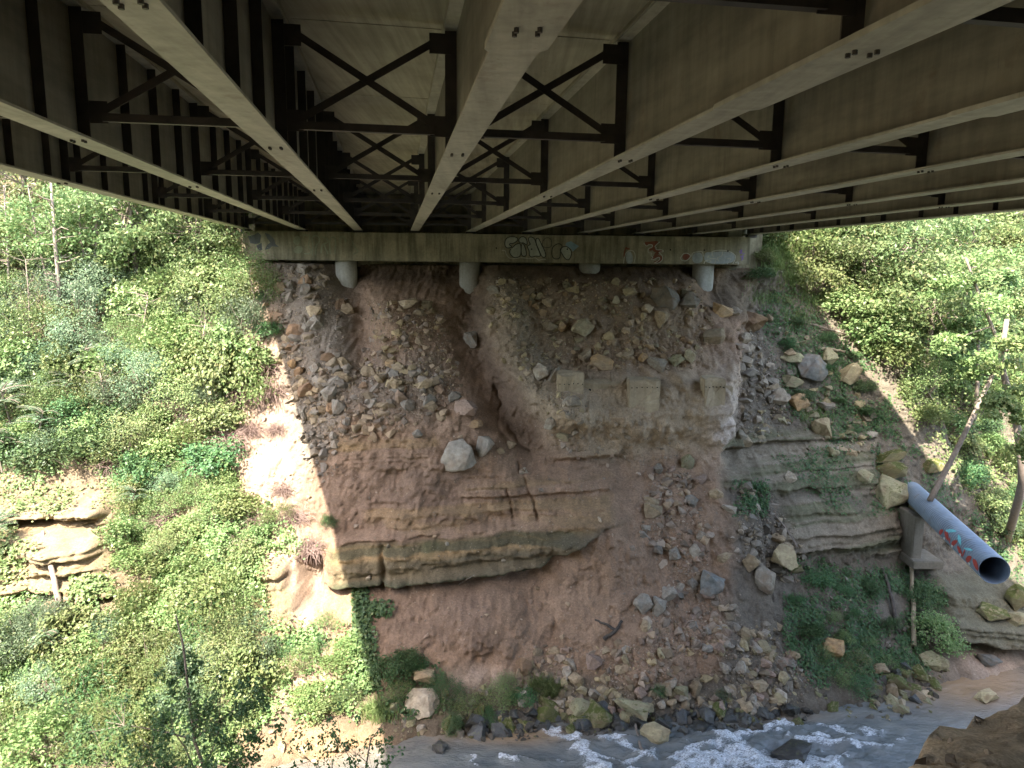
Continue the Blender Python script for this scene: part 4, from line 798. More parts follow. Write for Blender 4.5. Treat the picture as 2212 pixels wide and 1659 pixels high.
BUB = [[(300, 300), (340, 200), (430, 160), (560, 160), (630, 210), (600, 270), (500, 330), (440, 320), (400, 350), (500, 400), (400, 440), (320, 420)],
       [(430, 470), (520, 400), (560, 350), (640, 320), (690, 340), (700, 480), (690, 620), (600, 670), (500, 660), (420, 560)],
       [(640, 230), (690, 160), (790, 160), (850, 260), (840, 380), (790, 330), (740, 300), (700, 320), (650, 290)],
       [(700, 330), (760, 330), (800, 430), (830, 560), (820, 630), (740, 640), (700, 580)],
       [(870, 190), (920, 160), (1020, 190), (1060, 330), (1090, 420), (1170, 600), (1150, 640), (1040, 620), (960, 660), (890, 620), (900, 500), (830, 380), (940, 350), (890, 300)],
       [(1050, 200), (1120, 190), (1180, 330), (1270, 500), (1300, 620), (1260, 670), (1190, 640), (1120, 460), (1060, 330)],
       [(1200, 330), (1240, 220), (1320, 180), (1420, 200), (1440, 330), (1420, 420), (1280, 420), (1220, 400)],
       [(1440, 420), (1560, 330), (1640, 330), (1700, 390), (1640, 480), (1640, 680), (1560, 700), (1480, 690), (1430, 600)],
       [(1700, 400), (1800, 390), (1890, 470), (1920, 560), (1880, 680), (1830, 730), (1740, 680), (1680, 560), (1620, 480)]]
ml = MB(); lp = spray((.37, .38, .29))
for i, p in enumerate(BUB):
    sp_ = smooth_poly(Z1(p))
    m = MB(); fill_mesh(m, sp_, CY - .003 - .0006 * i)
    if i not in (6, 7): m.build('graffiti_letter', lp, ab)
    stroke_mesh(ml, np.concatenate([sp_, sp_[:1]])[::3], 2.0 if i != 6 else 1.2, CY - .010)
tag(ml.build('graffiti_outline', spray((.06, .06, .045)), ab), 'dark outline of the bubble letters')
m = MB(); fill_mesh(m, Z1([(1790, 300), (1900, 270), (1960, 310), (2090, 390), (1940, 520), (1900, 450), (1760, 360)]), CY - .003); tag(m.build('graffiti_patch', spray((.22, .32, .34)), ab), 'faded blue paint patch')
m = MB(); stroke_mesh(m, Z1([(240, 490), (330, 490), (330, 580), (420, 690), (560, 690), (700, 660), (900, 690), (1060, 660), (1120, 740), (1200, 700), (1300, 710)]), 1.4, CY - .004)
for p in ([(120, 520), (140, 380), (190, 300), (290, 300), (320, 400), (290, 510)],): stroke_mesh(m, Z2(p), 1.6, CY - .005)
stroke_mesh(m, Z2([(450, 180), (500, 240), (530, 200), (600, 210), (590, 250), (520, 270), (520, 340), (590, 340), (560, 380), (610, 410), (560, 450), (620, 450), (700, 400), (720, 440), (660, 490), (600, 510), (700, 510), (770, 440), (740, 360), (680, 330), (780, 320), (760, 290), (640, 290), (660, 250), (620, 240), (710, 160)]), 1.8, CY - .009)
for p in ([(1050, 420), (1090, 350), (1160, 340), (1230, 390), (1140, 480), (1060, 460), (1050, 420)], [(1230, 400), (1240, 340), (1320, 320), (1410, 310), (1420, 400)], [(1560, 320), (1640, 295), (1800, 300), (1900, 340), (1960, 400), (1900, 520)], [(1560, 320), (1580, 400)], [(1740, 310), (1720, 400), (1640, 410), (1670, 480)], [(1430, 520), (1450, 460), (1560, 460), (1510, 500)], [(1480, 420), (1520, 370), (1500, 420), (1560, 440), (1640, 420), (1600, 520)], [(1810, 520), (1880, 420), (1800, 430)], [(1940, 500), (1990, 480), (1990, 530)]):
    stroke_mesh(m, Z2(p), 1.7, CY - .005)
tag(m.build('graffiti_white_lines', spray((.46, .44, .35)), ab), 'thin white and cream spray lines')
m = MB(); fill_mesh(m, Z2([(470, 180), (600, 170), (610, 210), (520, 200), (500, 220)]), CY - .004)
for p in ([(470, 185), (560, 180), (690, 165), (620, 215), (600, 270), (540, 285)], [(600, 270), (640, 310), (760, 310), (650, 350), (640, 400), (580, 445)], [(640, 400), (740, 400), (740, 460), (620, 505)]): stroke_mesh(m, Z2(p), 6.5, CY - .005)
stroke_mesh(m, Z2([(130, 400), (140, 310), (170, 240), (180, 280), (220, 270)]), 3.0, CY - .006)
fill_mesh(m, smooth_poly(Z2([(1070, 420), (1100, 360), (1160, 350), (1220, 390), (1140, 470)])), CY - .0035)
tag(m.build('graffiti_tag', spray((.23, .085, .05)), ab), 'dark red spray paint tags')
m = MB(); fill_mesh(m, smooth_poly(Z2([(1240, 350), (1400, 320), (1420, 500), (1240, 510)])), CY - .003); fill_mesh(m, smooth_poly(Z2([(1430, 330), (1560, 330), (1760, 310), (1920, 350), (1940, 440), (1860, 520), (1440, 520)])), CY - .0036); fill_mesh(m, smooth_poly(Z2([(160, 340), (230, 300), (280, 400), (270, 520), (160, 510)])), CY - .0034)
tag(m.build('graffiti_block_fill', spray((.34, .36, .33)), ab), 'grey block letter fill near the cap end')
m = MB()
for p in ([(2010, 330), (2040, 280), (2050, 320), (2010, 350), (2060, 340)], [(2020, 400), (2090, 380), (2030, 430), (2080, 420), (2040, 460)], [(2060, 360), (2090, 350)]): stroke_mesh(m, Z2(p), 1.5, CY - .005)
tag(m.build('graffiti_scrawl', spray((.22, .12, .42)), ab), 'small purple scrawl at the cap end')
m = MB()
for p in ([(960, 200), (1040, 150), (1090, 230), (1050, 330), (960, 300)], [(990, 330), (1120, 330), (1110, 460), (960, 460)]): fill_mesh(m, smooth_poly(Z3(p)), CY - .003)
for p in ([(1130, 150), (1240, 150), (1230, 220), (1210, 370), (1260, 390), (1250, 470), (1140, 460)], [(1280, 500), (1290, 300), (1260, 200), (1320, 150), (1390, 180), (1400, 270), (1330, 330), (1330, 490)], [(1420, 180), (1530, 200), (1550, 280), (1440, 300), (1420, 460)], [(1470, 300), (1540, 470)], [(1580, 470), (1560, 260), (1600, 180), (1660, 190), (1670, 270), (1660, 470)], [(1740, 280), (1740, 180), (1800, 170), (1850, 270)], [(1950, 250), (1980, 350), (2060, 430), (1970, 470)]): stroke_mesh(m, Z3(p), 3., CY - .005)
tag(m.build('graffiti_faded_letters', spray((.25, .26, .17)), ab), 'faded greenish letters under grime')
m = MB(); [fill_mesh(m, Z3(p), CY - .003) for p in ([(200, 170), (300, 150), (370, 105), (420, 160), (400, 290), (330, 300), (240, 290)], [(340, 330), (430, 280), (440, 400), (380, 410)], [(480, 110), (560, 140), (640, 220), (660, 300), (720, 350), (600, 340), (560, 380), (480, 400), (520, 320), (590, 280), (520, 200)])]; tag(m.build('graffiti_blue_tag', spray((.125, .13, .12)), ab), 'dark blue grey faded tag')
hm2 = MB().tube([(0, -.01, 0), (0, .03, 0)], .035, 8).mesh('tie_hole', MAT['dark'])  # shallow plugs on the cap, hole shade put into their colour
for p in Z1([(105, 435), (955, 460), (1810, 460)]) + Z2([(885, 290), (1820, 310), (1435, 295)]): link('tie_hole', hm2, ab, tuple(aty(p[0], p[1], CY - .012) - AO))

# ------------------------------------------------------------------ sticks and logs
def stick(name, pts, rad, mat, label, cat, offs=0., group=None, yd=None):
    P = np.array([hit1(*p) if yd is None else aty(p[0], p[1], yd[i]) for i, p in enumerate(pts)]); P[:, 1] -= offs
    k = np.concatenate([[P[i] * (1 - t) + P[i + 1] * t for t in np.linspace(0, 1, 5)[:-1]] for i in range(len(P) - 1)] + [P[-1:]])
    k += R.normal(0, rad * .25, k.shape); root = P[np.argmin(P[:, 2])]
    o = MB().tube(k - root, np.linspace(rad, rad * .6, len(k)), 8).build(name, MAT[mat], None, True, tuple(root)); return tag(o, label, cat, group)
stick('wooden_post', [(1968, 1388), (1963, 1270), (1954, 1165)], .09, 'dead', 'tall bare wooden post standing below the pipe support', 'post', .25)
stick('rotten_plank', [(1936, 1362), (1920, 1290), (1900, 1222)], .08, 'rotten', 'dark rotten timber leaning beside the bare wooden post', 'timber', .2)
stick('stick', [(1718, 1178), (1695, 1140), (1672, 1112)], .05, 'bark', 'brown stick propped against the layered cliff', 'stick', .15)
stick('driftwood', [(1326, 1358), (1310, 1348), (1285, 1338)], .05, 'rotten', 'dark driftwood branch on the bare brown dirt', 'driftwood', .05)
stick('driftwood', [(1304, 1378), (1330, 1362), (1342, 1340)], .07, 'rotten', 'short thick driftwood piece under the dark branch', 'driftwood', .05)
stick('stick', [(1390, 1622), (1374, 1580), (1366, 1527)], .045, 'bark', 'brown stick leaning in the river at the yellow block', 'stick', .25)
stick('stick', [(1620, 822), (1650, 812), (1668, 800)], .025, 'bark_pale', 'thin pale stick on the stone chute', 'stick', .1)
stick('fallen_log', [(1700, 690), (1760, 702), (1830, 722)], .06, 'bark', 'fallen log along the top of the weedy slope', 'log', .1)
stick('fallen_log', [(1765, 752), (1800, 755), (1820, 760)], .08, 'dead', 'short pale log behind the dark knobbly boulder', 'log', .15)
stick('leaning_pole', [(147, 1300), (128, 1220), (104, 1142)], .10, 'bark_pale', 'bare pole leaning on the sunlit sandstone cliff', 'pole', .35)
stick('stick', [(990, 1262), (1010, 1250), (1025, 1240)], .02, 'bark', 'thin stick on the dirt cone under the ledge', 'stick', .04)
# ------------------------------------------------------------------ vegetation
def leaf_cloud(C_, size, N_, rng, aspect=.62, fold=.25):
    """one folded leaf (two triangles) at each centre"""
    n = len(C_); size = np.broadcast_to(size, (n,))
    N_ = N_ / np.linalg.norm(N_, axis=1)[:, None]; d = rng.normal(size=(n, 3)); d -= (d * N_).sum(1)[:, None] * N_; d /= np.linalg.norm(d, axis=1)[:, None]; s = np.cross(N_, d)
    L_ = size[:, None]; a = C_ - d * L_ * .5; t = C_ + d * L_ * .5 - N_ * L_ * .12; l_ = C_ + s * L_ * aspect * .5 + N_ * L_ * fold * .3 - d * L_ * .06; r_ = C_ - s * L_ * aspect * .5 + N_ * L_ * fold * .3 - d * L_ * .06
    V = np.stack([a, l_, t, r_], 1).reshape(-1, 3); i = np.arange(n)[:, None] * 4
    F = np.concatenate([i + [0, 2, 1], i + [0, 3, 2]]); A = np.repeat(np.stack([rng.random(n), rng.random(n), np.zeros(n)], -1), 4, 0)
    return V, F, A
def leaf_mesh(name, C_, size, N_, rng, mat, **k): V, F, A = leaf_cloud(C_, size, N_, rng, **k); return mesh(name, V, F, MAT[mat], False, A, 'leaf')
def bush_parts(seed, n, leaf, mat, ry=.85, clumps=34, tall=1.0, spread=.17, aspect=.62):
    r = np.random.default_rng(seed); q = r.normal(size=(clumps, 3)); q /= np.linalg.norm(q, axis=1)[:, None]; q[:, 2] = np.abs(q[:, 2]) * 1.0 - .12
    tips = q * (.45 + .55 * r.random((clumps, 1)) ** .6) * np.array((1, ry, tall)); tips[:, 2] += .25
    k = r.integers(clumps, size=n); f = r.random(n) ** .45; C_ = tips[k] * f[:, None] * .25 + tips[k] * .75 + r.normal(0, spread, (n, 3)) * np.array((1, 1, .8))
    N_ = r.normal(0, .6, (n, 3)) + C_ * .5 + SUN_DIR * .6 + np.array((0, -.2, .2))
    lm = leaf_mesh('foliage', C_, leaf * (.6 + .7 * r.random(n)), N_, r, mat, aspect=aspect)
    m = MB()
    for t in tips[:: 2]:
        b = r.normal(0, .05, 3); b[2] = -.15; mid = (b + t) / 2 + r.normal(0, .06, 3); m.tube([b, mid, t], [.022, .014, .005], 4, False)
    return lm, m.mesh('stems', MAT['bark'])
BUSH = {}
for i, (nm, n, lf, mt, tall, sp_, asp) in enumerate((('broad', 1500, .15, 'leaf', .9, .17, .75), ('broad', 1700, .13, 'leaf', 1.1, .16, .8), ('fine', 2600, .085, 'leaf_blue', 1.0, .15, .5), ('fine', 2400, .09, 'leaf', 1.2, .16, .5),
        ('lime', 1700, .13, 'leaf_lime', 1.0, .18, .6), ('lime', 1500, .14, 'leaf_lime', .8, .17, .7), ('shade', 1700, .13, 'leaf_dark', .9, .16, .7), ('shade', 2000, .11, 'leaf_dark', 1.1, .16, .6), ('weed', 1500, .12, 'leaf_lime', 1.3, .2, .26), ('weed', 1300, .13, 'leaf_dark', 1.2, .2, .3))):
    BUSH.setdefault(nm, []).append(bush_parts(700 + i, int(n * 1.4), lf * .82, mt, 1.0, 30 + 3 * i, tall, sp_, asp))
def put_bush(name, kind, P, s, label, cat, group, sq=1.0):
    f, st = BUSH[kind][int(R.integers(len(BUSH[kind])))]
    o = empty(name, tuple(P)); o.scale = (s * R.uniform(.85, 1.2), s * R.uniform(.85, 1.2), s * R.uniform(.8, 1.15) * sq); o.rotation_euler = (R.uniform(-.1, .25), R.uniform(-.15, .15), R.uniform(0, 6.28))
    tag(o, label, cat, group); link('foliage', f, o); link('stems', st, o); return o
def scatter(poly, n, dmin, seed):             # spread points, not closer than dmin print pixels
    r = np.random.default_rng(seed); pu, pv = np.array(poly).T; out = []
    for _ in range(n * 60):
        a, b = r.uniform(pu.min(), pu.max()), r.uniform(pv.min(), pv.max())
        if inpoly(np.array([a]), np.array([b]), poly)[0] and all((a - c) ** 2 + (b - d) ** 2 > dmin ** 2 for c, d in out): out.append((a, b))
        if len(out) >= n: break
    return np.array(out)
KADJ = dict(broad='broad leaved green', fine='fine leaved', lime='yellow green', shade='dark green', weed='narrow leaved')
LAND = [(130, 560, 'around the vine covered trunk'), (206, 520, 'by the shaggy pale trunk'), (330, 520, 'under the outer girder'), (470, 480, 'at the bare grey twigs'), (452, 575, 'at the grey rock'), (20, 620, 'at the edge sapling'), (520, 720, 'over the twig tangle'), (330, 700, 'in the middle thicket'), (120, 760, 'above the feathery sumac'), (60, 900, 'beside the feathery sumac'), (300, 880, 'over a dark hollow'), (480, 950, 'by the dead brush'), (200, 1060, 'on the cliff brow'), (60, 1060, 'on the cliff edge'), (350, 1120, 'by the dry twigs'), (600, 1120, 'below the bare strip'), (660, 1220, 'over the little cave'), (450, 1200, 'east of the cliff'), (140, 1330, 'at the leaning pole'), (130, 1420, 'by the low sumac'), (400, 1350, 'in the vine carpet'), (560, 1400, 'at the sandstone buttress'), (60, 1520, 'above the whitish slab'), (350, 1530, 'behind the near shrub'), (700, 1450, 'near the ivy trail'),
 (1680, 560, 'by the tall grass'), (1800, 560, 'above the sunlit strip'), (1930, 700, 'at the slim tree'), (2090, 600, 'round the crooked tree top'), (2110, 850, 'at the thin grey tree'), (1860, 820, 'by the yellow slab'), (2200, 760, 'over the grey trunk'), (2000, 520, 'high in the wood'), (2200, 540, 'under the far girder'), (2050, 1000, 'above the upper pipe end'), (2200, 1150, 'beside the pipe mouth'), (1960, 1300, 'at the bare post'), (1800, 1400, 'around the orange block'), (1760, 1280, 'by the mossy yellow stone'), (1750, 800, 'by the knobbly boulder')]
def bushes(poly, n, dmin, seed, kinds, s0, s1, name, label, cat, group, sq=1.0):
    pts = scatter(poly, n, dmin, seed); H_ = hit(pts[:, 0], pts[:, 1])
    for (a_, b_), p in zip(pts, H_):
        kd = kinds[int(R.integers(len(kinds)))]; lm_ = min(LAND, key=lambda q: (q[0] - a_) ** 2 + (q[1] - b_) ** 2)[2]
        put_bush(name, kd, p + np.array((0, -.1, -.1)), R.uniform(s0, s1), KADJ[kd] + ' ' + label + ' ' + lm_, cat, group, sq)
# sunny bank west of the bridge
bushes([(-60, 480), (180, 470), (480, 520), (535, 600), (570, 700), (575, 800), (500, 890), (300, 900), (-60, 860)], 72, 46, 1, ['broad', 'fine', 'lime', 'fine', 'fine'], .75, 1.45, 'bush', 'bush on the sunlit upper bank', 'bush', 'bushes of the sunlit upper bank', 1.25)
bushes([(-60, 880), (300, 900), (490, 900), (470, 1010), (330, 1050), (250, 1020), (-60, 1000)], 24, 46, 2, ['broad', 'lime', 'shade', 'fine'], .8, 1.2, 'bush', 'bush above the sandstone cliff', 'bush', 'bushes above the sandstone cliff')
bushes([(250, 1080), (430, 1030), (540, 1080), (640, 1130), (560, 1190), (540, 1250), (300, 1260), (265, 1160)], 26, 48, 3, ['broad', 'fine', 'lime', 'broad'], .6, .95, 'bush', 'bush beside the bridge shadow', 'bush', 'bushes beside the bridge shadow')
bushes([(-60, 1360), (200, 1350), (330, 1300), (540, 1300), (570, 1400), (560, 1520), (520, 1655), (-60, 1655)], 60, 50, 4, ['broad', 'lime', 'fine', 'lime', 'fine', 'weed'], .4, 1.15, 'bush', 'bush on the sunlit lower bank', 'bush', 'bushes of the sunlit lower bank', 1.15)
bushes([(560, 1400), (700, 1330), (780, 1400), (800, 1520), (740, 1540), (600, 1500)], 12, 48, 5, ['broad', 'lime', 'weed'], .4, .7, 'bush', 'low plant at the shadow edge', 'bush', 'plants at the sunlit shadow edge', .8)
# shady plants on the shore and slope
for u_, v_, s, kd, lab in ((845, 1450, .7, 'shade', 'green vine clump on the shaded shore at the shadow edge'), (880, 1425, .5, 'shade', 'small dark green clump above the shaded vine clump'), (965, 1500, .6, 'weed', 'tall leafy weed beside the large pale boulder'), (1010, 1525, .55, 'weed', 'leafy weed in front of the flat sandy patch'),
        (1075, 1510, .6, 'weed', 'leafy weed at the end of the flat sandy patch'), (1130, 1505, .4, 'shade', 'small weed west of the bright grass tuft'), (980, 1565, .4, 'shade', 'weed growing over the mossy shore boulder'), (585, 715, .55, 'shade', 'green sprig hanging over the rubble heap rim'), (565, 650, .4, 'shade', 'small green sprig at the top of the rubble heap'),
        (900, 1440, .45, 'shade', 'vine clump on the tan slab near the shore'), (940, 1475, .45, 'weed', 'leafy weed over the tan slab'), (1050, 1545, .4, 'shade', 'weed at the narrow upright mossy stone'), (860, 1500, .5, 'weed', 'tall weed between the vine clump and the pale boulder'), (1095, 1480, .35, 'weed', 'weed sprouting from the flat sandy patch'), (712, 1130, .4, 'shade', 'small dark bush at the end of the sandstone ledge'), (2020, 1375, .8, 'lime', 'bright green fern bush on the shore below the post'), (1990, 1300, .7, 'shade', 'dark green bush beside the bare wooden post'), (1640, 600, .7, 'shade', 'dark green bush right beside the cap end'), (1560, 1500, .25, 'weed', 'tiny grass plant in the shore rubble'), (1420, 1490, .25, 'weed', 'tiny green plant in the middle of the shore rubble'),
        (1700, 745, .5, 'shade', 'weed among olive blocks on the weedy slope'), (1650, 560, .6, 'lime', 'light green plant beside the cap end')):
    put_bush('weed' if s < .65 else 'bush', kd, hit1(u_, v_) + np.array((0, -.1, -.05)), s, lab, 'plant', None, .9)
bushes([(1760, 1235), (1900, 1270), (1960, 1330), (1900, 1480), (1780, 1490), (1730, 1400), (1700, 1300)], 15, 44, 6, ['shade', 'weed', 'lime'], .3, .6, 'weed', 'weed clump on the shore', 'plant', 'weeds below the layered cliff', .7)
bushes([(1640, 590), (1720, 650), (1850, 760), (1900, 870), (1860, 960), (1740, 870), (1690, 720)], 16, 44, 7, ['shade', 'weed'], .3, .5, 'weed', 'small weed on the stony slope', 'plant', 'weeds of the stony slope', .7)
# wood east of the bridge
bushes([(1660, 520), (1760, 500), (2270, 480), (2270, 900), (2050, 880), (1960, 820), (1850, 700), (1740, 610)], 62, 52, 8, ['lime', 'broad', 'lime', 'fine', 'broad'], .9, 1.6, 'bush', 'bush in the sunlit wood', 'bush', 'bushes of the sunlit wood')
bushes([(2000, 900), (2270, 920), (2270, 1240), (2150, 1130), (2060, 1010)], 26, 44, 9, ['shade', 'lime', 'broad', 'shade'], .5, .9, 'bush', 'bush on the wooded slope behind the pipe', 'bush', 'bushes behind the pipe')

# ground cover: leaves lying close over the soil
def cover(name, polys, n, size, mat, label, lift=.16, seed=0, gap=-.2, aspect=.8):
    r = np.random.default_rng(900 + seed); U, V_ = [], []
    for poly, share in polys:
        pu, pv = np.array(poly).T; k_ = int(n * share * 3); a, b = r.uniform(pu.min(), pu.max(), k_), r.uniform(pv.min(), pv.max(), k_)
        ok = inpoly(a + r.normal(0, 10, k_), b + r.normal(0, 10, k_), poly) & (fbm(a / 60, b / 60, seed=77 + seed, octv=3) > gap + .15 * r.normal(size=k_)); a, b = a[ok][:int(n * share)], b[ok][:int(n * share)]; U.append(a); V_.append(b)
    P = hit(np.concatenate(U), np.concatenate(V_)); N_ = surf_n(P[:, 0], P[:, 2]); P = P + N_ * (r.random((len(P), 1)) ** 2 * lift + .02)
    lm = leaf_mesh(name, P, size * (.6 + .7 * r.random(len(P))), N_ + r.normal(0, .4, N_.shape) + np.array((0, -.2, .35)), r, mat, aspect=aspect)
    return tag(link(name, lm), label, 'ground cover', kind='stuff')
cover('ground_vines', [([(250, 1000), (480, 1000), (600, 1120), (680, 1180), (565, 1215), (565, 1360), (700, 1350), (760, 1330), (800, 1500), (760, 1560), (560, 1560), (520, 1655), (-60, 1655), (-60, 1300), (280, 1270)], .72), ([(-60, 480), (500, 500), (540, 640), (555, 760), (520, 900), (430, 1010), (250, 1060), (-60, 1050)], .28)], 52000, .105, 'leaf', 'sunlit vines and creepers covering the bank', .34, 1, -.02)
cover('cliff_vines', [([(-60, 1060), (250, 1050), (250, 1090), (120, 1120), (60, 1200), (40, 1280), (-60, 1280)], .7), ([(150, 1240), (260, 1240), (300, 1290), (150, 1290)], .3)], 2600, .12, 'leaf', 'thin vines hanging over the sunlit sandstone cliff', .25, 7, -.05)
cover('leafy_undergrowth', [([(1660, 510), (2270, 480), (2270, 1250), (2120, 1120), (2000, 940), (1880, 760), (1760, 620)], 1.)], 26000, .11, 'leaf_lime', 'leafy undergrowth of the wooded slope', .3, 2, -.12)
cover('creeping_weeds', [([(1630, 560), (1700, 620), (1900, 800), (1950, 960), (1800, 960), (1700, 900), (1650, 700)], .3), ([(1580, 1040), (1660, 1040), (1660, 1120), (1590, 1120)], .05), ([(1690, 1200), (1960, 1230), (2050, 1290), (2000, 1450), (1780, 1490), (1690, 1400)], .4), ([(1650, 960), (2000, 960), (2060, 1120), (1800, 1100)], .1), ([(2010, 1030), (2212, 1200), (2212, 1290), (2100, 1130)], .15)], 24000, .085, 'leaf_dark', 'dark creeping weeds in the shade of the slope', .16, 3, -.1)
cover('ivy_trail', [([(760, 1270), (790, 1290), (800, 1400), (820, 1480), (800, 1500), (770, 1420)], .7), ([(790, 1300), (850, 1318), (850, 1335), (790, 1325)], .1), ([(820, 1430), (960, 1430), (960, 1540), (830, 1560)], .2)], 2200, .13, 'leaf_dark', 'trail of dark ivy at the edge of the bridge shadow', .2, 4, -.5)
def blades(name, pts, n, h, mat, label, spread, seed):
    r = np.random.default_rng(seed); V, F, A, k = [], [], [], 0
    for u_, v_, q in pts:
        m_ = int(n * q); P = hit(u_ + r.normal(0, spread, m_), v_ + r.normal(0, spread * .6, m_))
        lean = r.normal(0, .35, (m_, 3)); lean[:, 2] = 1; hh = h * r.uniform(.5, 1.2, (m_, 1)); sd = r.normal(size=(m_, 3)); sd[:, 2] = 0; sd /= np.linalg.norm(sd, axis=1)[:, None]
        a, b, mid, tp = P - sd * .012, P + sd * .012, P + lean * hh * .6 * np.array((.7, .7, 1)), P + lean * hh * np.array((1.6, 1.6, .9))
        V.append(np.stack([a, b, mid + sd * .009, mid - sd * .009, tp], 1).reshape(-1, 3)); i = np.arange(m_)[:, None] * 5 + k; F.append(np.concatenate([i + [0, 1, 2], i + [0, 2, 3], i + [3, 2, 4]])); k += 5 * m_; A.append(np.repeat(r.random((m_, 3)), 5, 0))
    return tag(link(name, mesh(name, np.concatenate(V), np.concatenate(F), MAT[mat], False, np.concatenate(A), 'leaf')), label, 'grass', kind='stuff')
blades('grass', [(1670, 545, .25), (1690, 575, .25), (1720, 610, .2), (1660, 520, .2), (1760, 650, .1)], 2600, .55, 'leaf_lime', 'tall sunlit grass on the slope beyond the cap end', 22, 31)
blades('grass_tuft', [(1175, 1492, .5), (1190, 1500, .3), (1160, 1485, .2)], 700, .4, 'leaf_lime', 'bright green grass tuft on the rubble shore', 11, 32)
blades('shade_grass', [(740, 1500, .2), (815, 1540, .3), (1720, 690, .15), (1760, 900, .15), (1660, 640, .2)], 1800, .32, 'leaf_lime', 'thin grass along the edge of the bridge shadow', 20, 33)

# dead brush
def brush(seed, n=230):
    r = np.random.default_rng(seed); m = MB()
    for _ in range(n):
        b = r.normal(0, .25, 3) * (1, .6, .3); d = r.normal(0, 1, 3); d[2] = abs(d[2]) * .5 + .2; d /= np.linalg.norm(d); p = [b]
        for i in range(4): d = d + r.normal(0, .35, 3) + np.array((0, 0, -.22 * i)); d /= np.linalg.norm(d); p.append(p[-1] + d * r.uniform(.15, .34))
        m.tube(p, np.linspace(.013, .006, 5), 3, False)
    return m.mesh('twigs', MAT['twig'])
BR = [brush(50), brush(51)]
for i, (u_, v_, s, lab) in enumerate(((560, 800, 1.0, 'tangle of dead pinkish twigs at the shadow edge above the bare strip'), (590, 850, .9, 'lower tangle of dead twigs at the shadow edge'), (500, 960, .9, 'dead brush beside the sunlit bare strip'), (450, 1010, .9, 'dead brush among vines below the bare strip'), (672, 1185, .7, 'hanging dead twigs over the little cave'), (470, 470, 1.0, 'bare grey twigs in the upper bushes beside the girder end'), (545, 930, .7, 'dry twigs casting shade on the bare strip'), (610, 1060, .6, 'dry twigs at the foot of the bare strip'), (350, 1120, .7, 'dry twigs beside the sandstone cliff'), (530, 760, 1.0, 'upper tangle of dead twigs under the sprig'), (430, 900, .8, 'dead twigs over the dark hollow'), (560, 1120, .7, 'dead twigs among vines beside the shadow'), (640, 1120, .7, 'dry roots hanging at the shadow edge'), (350, 480, .9, 'grey twigs under the outer girder'), (520, 860, 1.0, 'dense dead brush beside the bare strip'), (600, 930, .6, 'dry twigs on the bare strip'), (250, 1000, .9, 'dead twigs on the cliff brow'), (520, 1180, .8, 'dry stalks between vines east of the cliff'), (420, 1290, .8, 'dry stalks in the vine carpet'), (250, 1400, .8, 'dry stalks by the low sumac'), (530, 1430, .8, 'dry stalks at the sandstone buttress'), (120, 1500, .8, 'dry stalks above the whitish slab'), (330, 820, .9, 'grey twigs in the middle thicket'), (150, 720, 1., 'grey twigs above the feathery sumac'), (60, 520, 1.1, 'grey twigs round the thin dark sapling'), (260, 460, 1.1, 'grey twigs by the shaggy trunk'))):
    o = empty('dead_brush', tuple(hit1(u_, v_))); o.scale = (s,) * 3; o.rotation_euler = (0, 0, i * 1.3); tag(o, lab, 'brush'); link('twigs', BR[i % 2], o)
# sumac with feather-like fronds
def sumac(seed):
    r = np.random.default_rng(seed); C_, N_, S_ = [], [], []; m = MB()
    for k in range(13):
        a = r.uniform(0, 6.28); d = np.array((math.cos(a), math.sin(a), r.uniform(.3, .9))); d /= np.linalg.norm(d); b = np.array((0, 0, r.uniform(.4, .8))); L_ = r.uniform(.6, .95); p = []
        for j in range(17):
            t = j / 16; q = b + d * L_ * t + np.array((0, 0, -.35 * t * t)); p.append(q); sd = np.cross(d, (0, 0, 1)); sd /= np.linalg.norm(sd)
            if j > 2:
                for s in (-1, 1): C_.append(q + s * sd * .10 * (1.2 - t * .7)); N_.append(np.array((0, 0, 1)) + r.normal(0, .25, 3)); S_.append((s * sd + d * .35, .17 * (1.2 - t * .75)))
        m.tube(p[::4], [.012, .01, .008, .006, .004], 3, False)
    C_, N_ = np.array(C_), np.array(N_); D_ = np.array([s[0] for s in S_]); D_ /= np.linalg.norm(D_, axis=1)[:, None]; L_ = np.array([s[1] for s in S_])[:, None]; W_ = np.cross(D_, N_); W_ /= np.linalg.norm(W_, axis=1)[:, None]
    V = np.stack([C_ - D_ * L_ / 2, C_ + W_ * L_ * .14, C_ + D_ * L_ / 2 - N_ * .02, C_ - W_ * L_ * .14], 1).reshape(-1, 3); i = np.arange(len(C_))[:, None] * 4
    m.tube([(0, 0, -.3), (0, 0, .75)], [.03, .015], 5, False)
    return mesh('fronds', V, np.concatenate([i + [0, 1, 2], i + [0, 2, 3]]), MAT['leaf_blue'], False, np.repeat(r.random((len(C_), 3)), 4, 0), 'leaf'), m.mesh('stem', MAT['bark'])
SU = sumac(60)
for i, (u_, v_, s) in enumerate(((40, 900, 1.5), (100, 940, 1.3), (20, 990, 1.3), (210, 800, 1.2), (160, 860, 1.2), (130, 1405, 1.0), (20, 1160, 1.1), (300, 1090, .9))):
    o = empty('sumac', tuple(hit1(u_, v_) + np.array((0, -.5, 0)))); o.scale = (s,) * 3; o.rotation_euler = (.25, 0, i * 2.1); tag(o, 'sumac with feathery fronds on the sunlit bank', 'shrub', 'sumac on the sunlit bank'); link('fronds', SU[0], o); link('stem', SU[1], o)

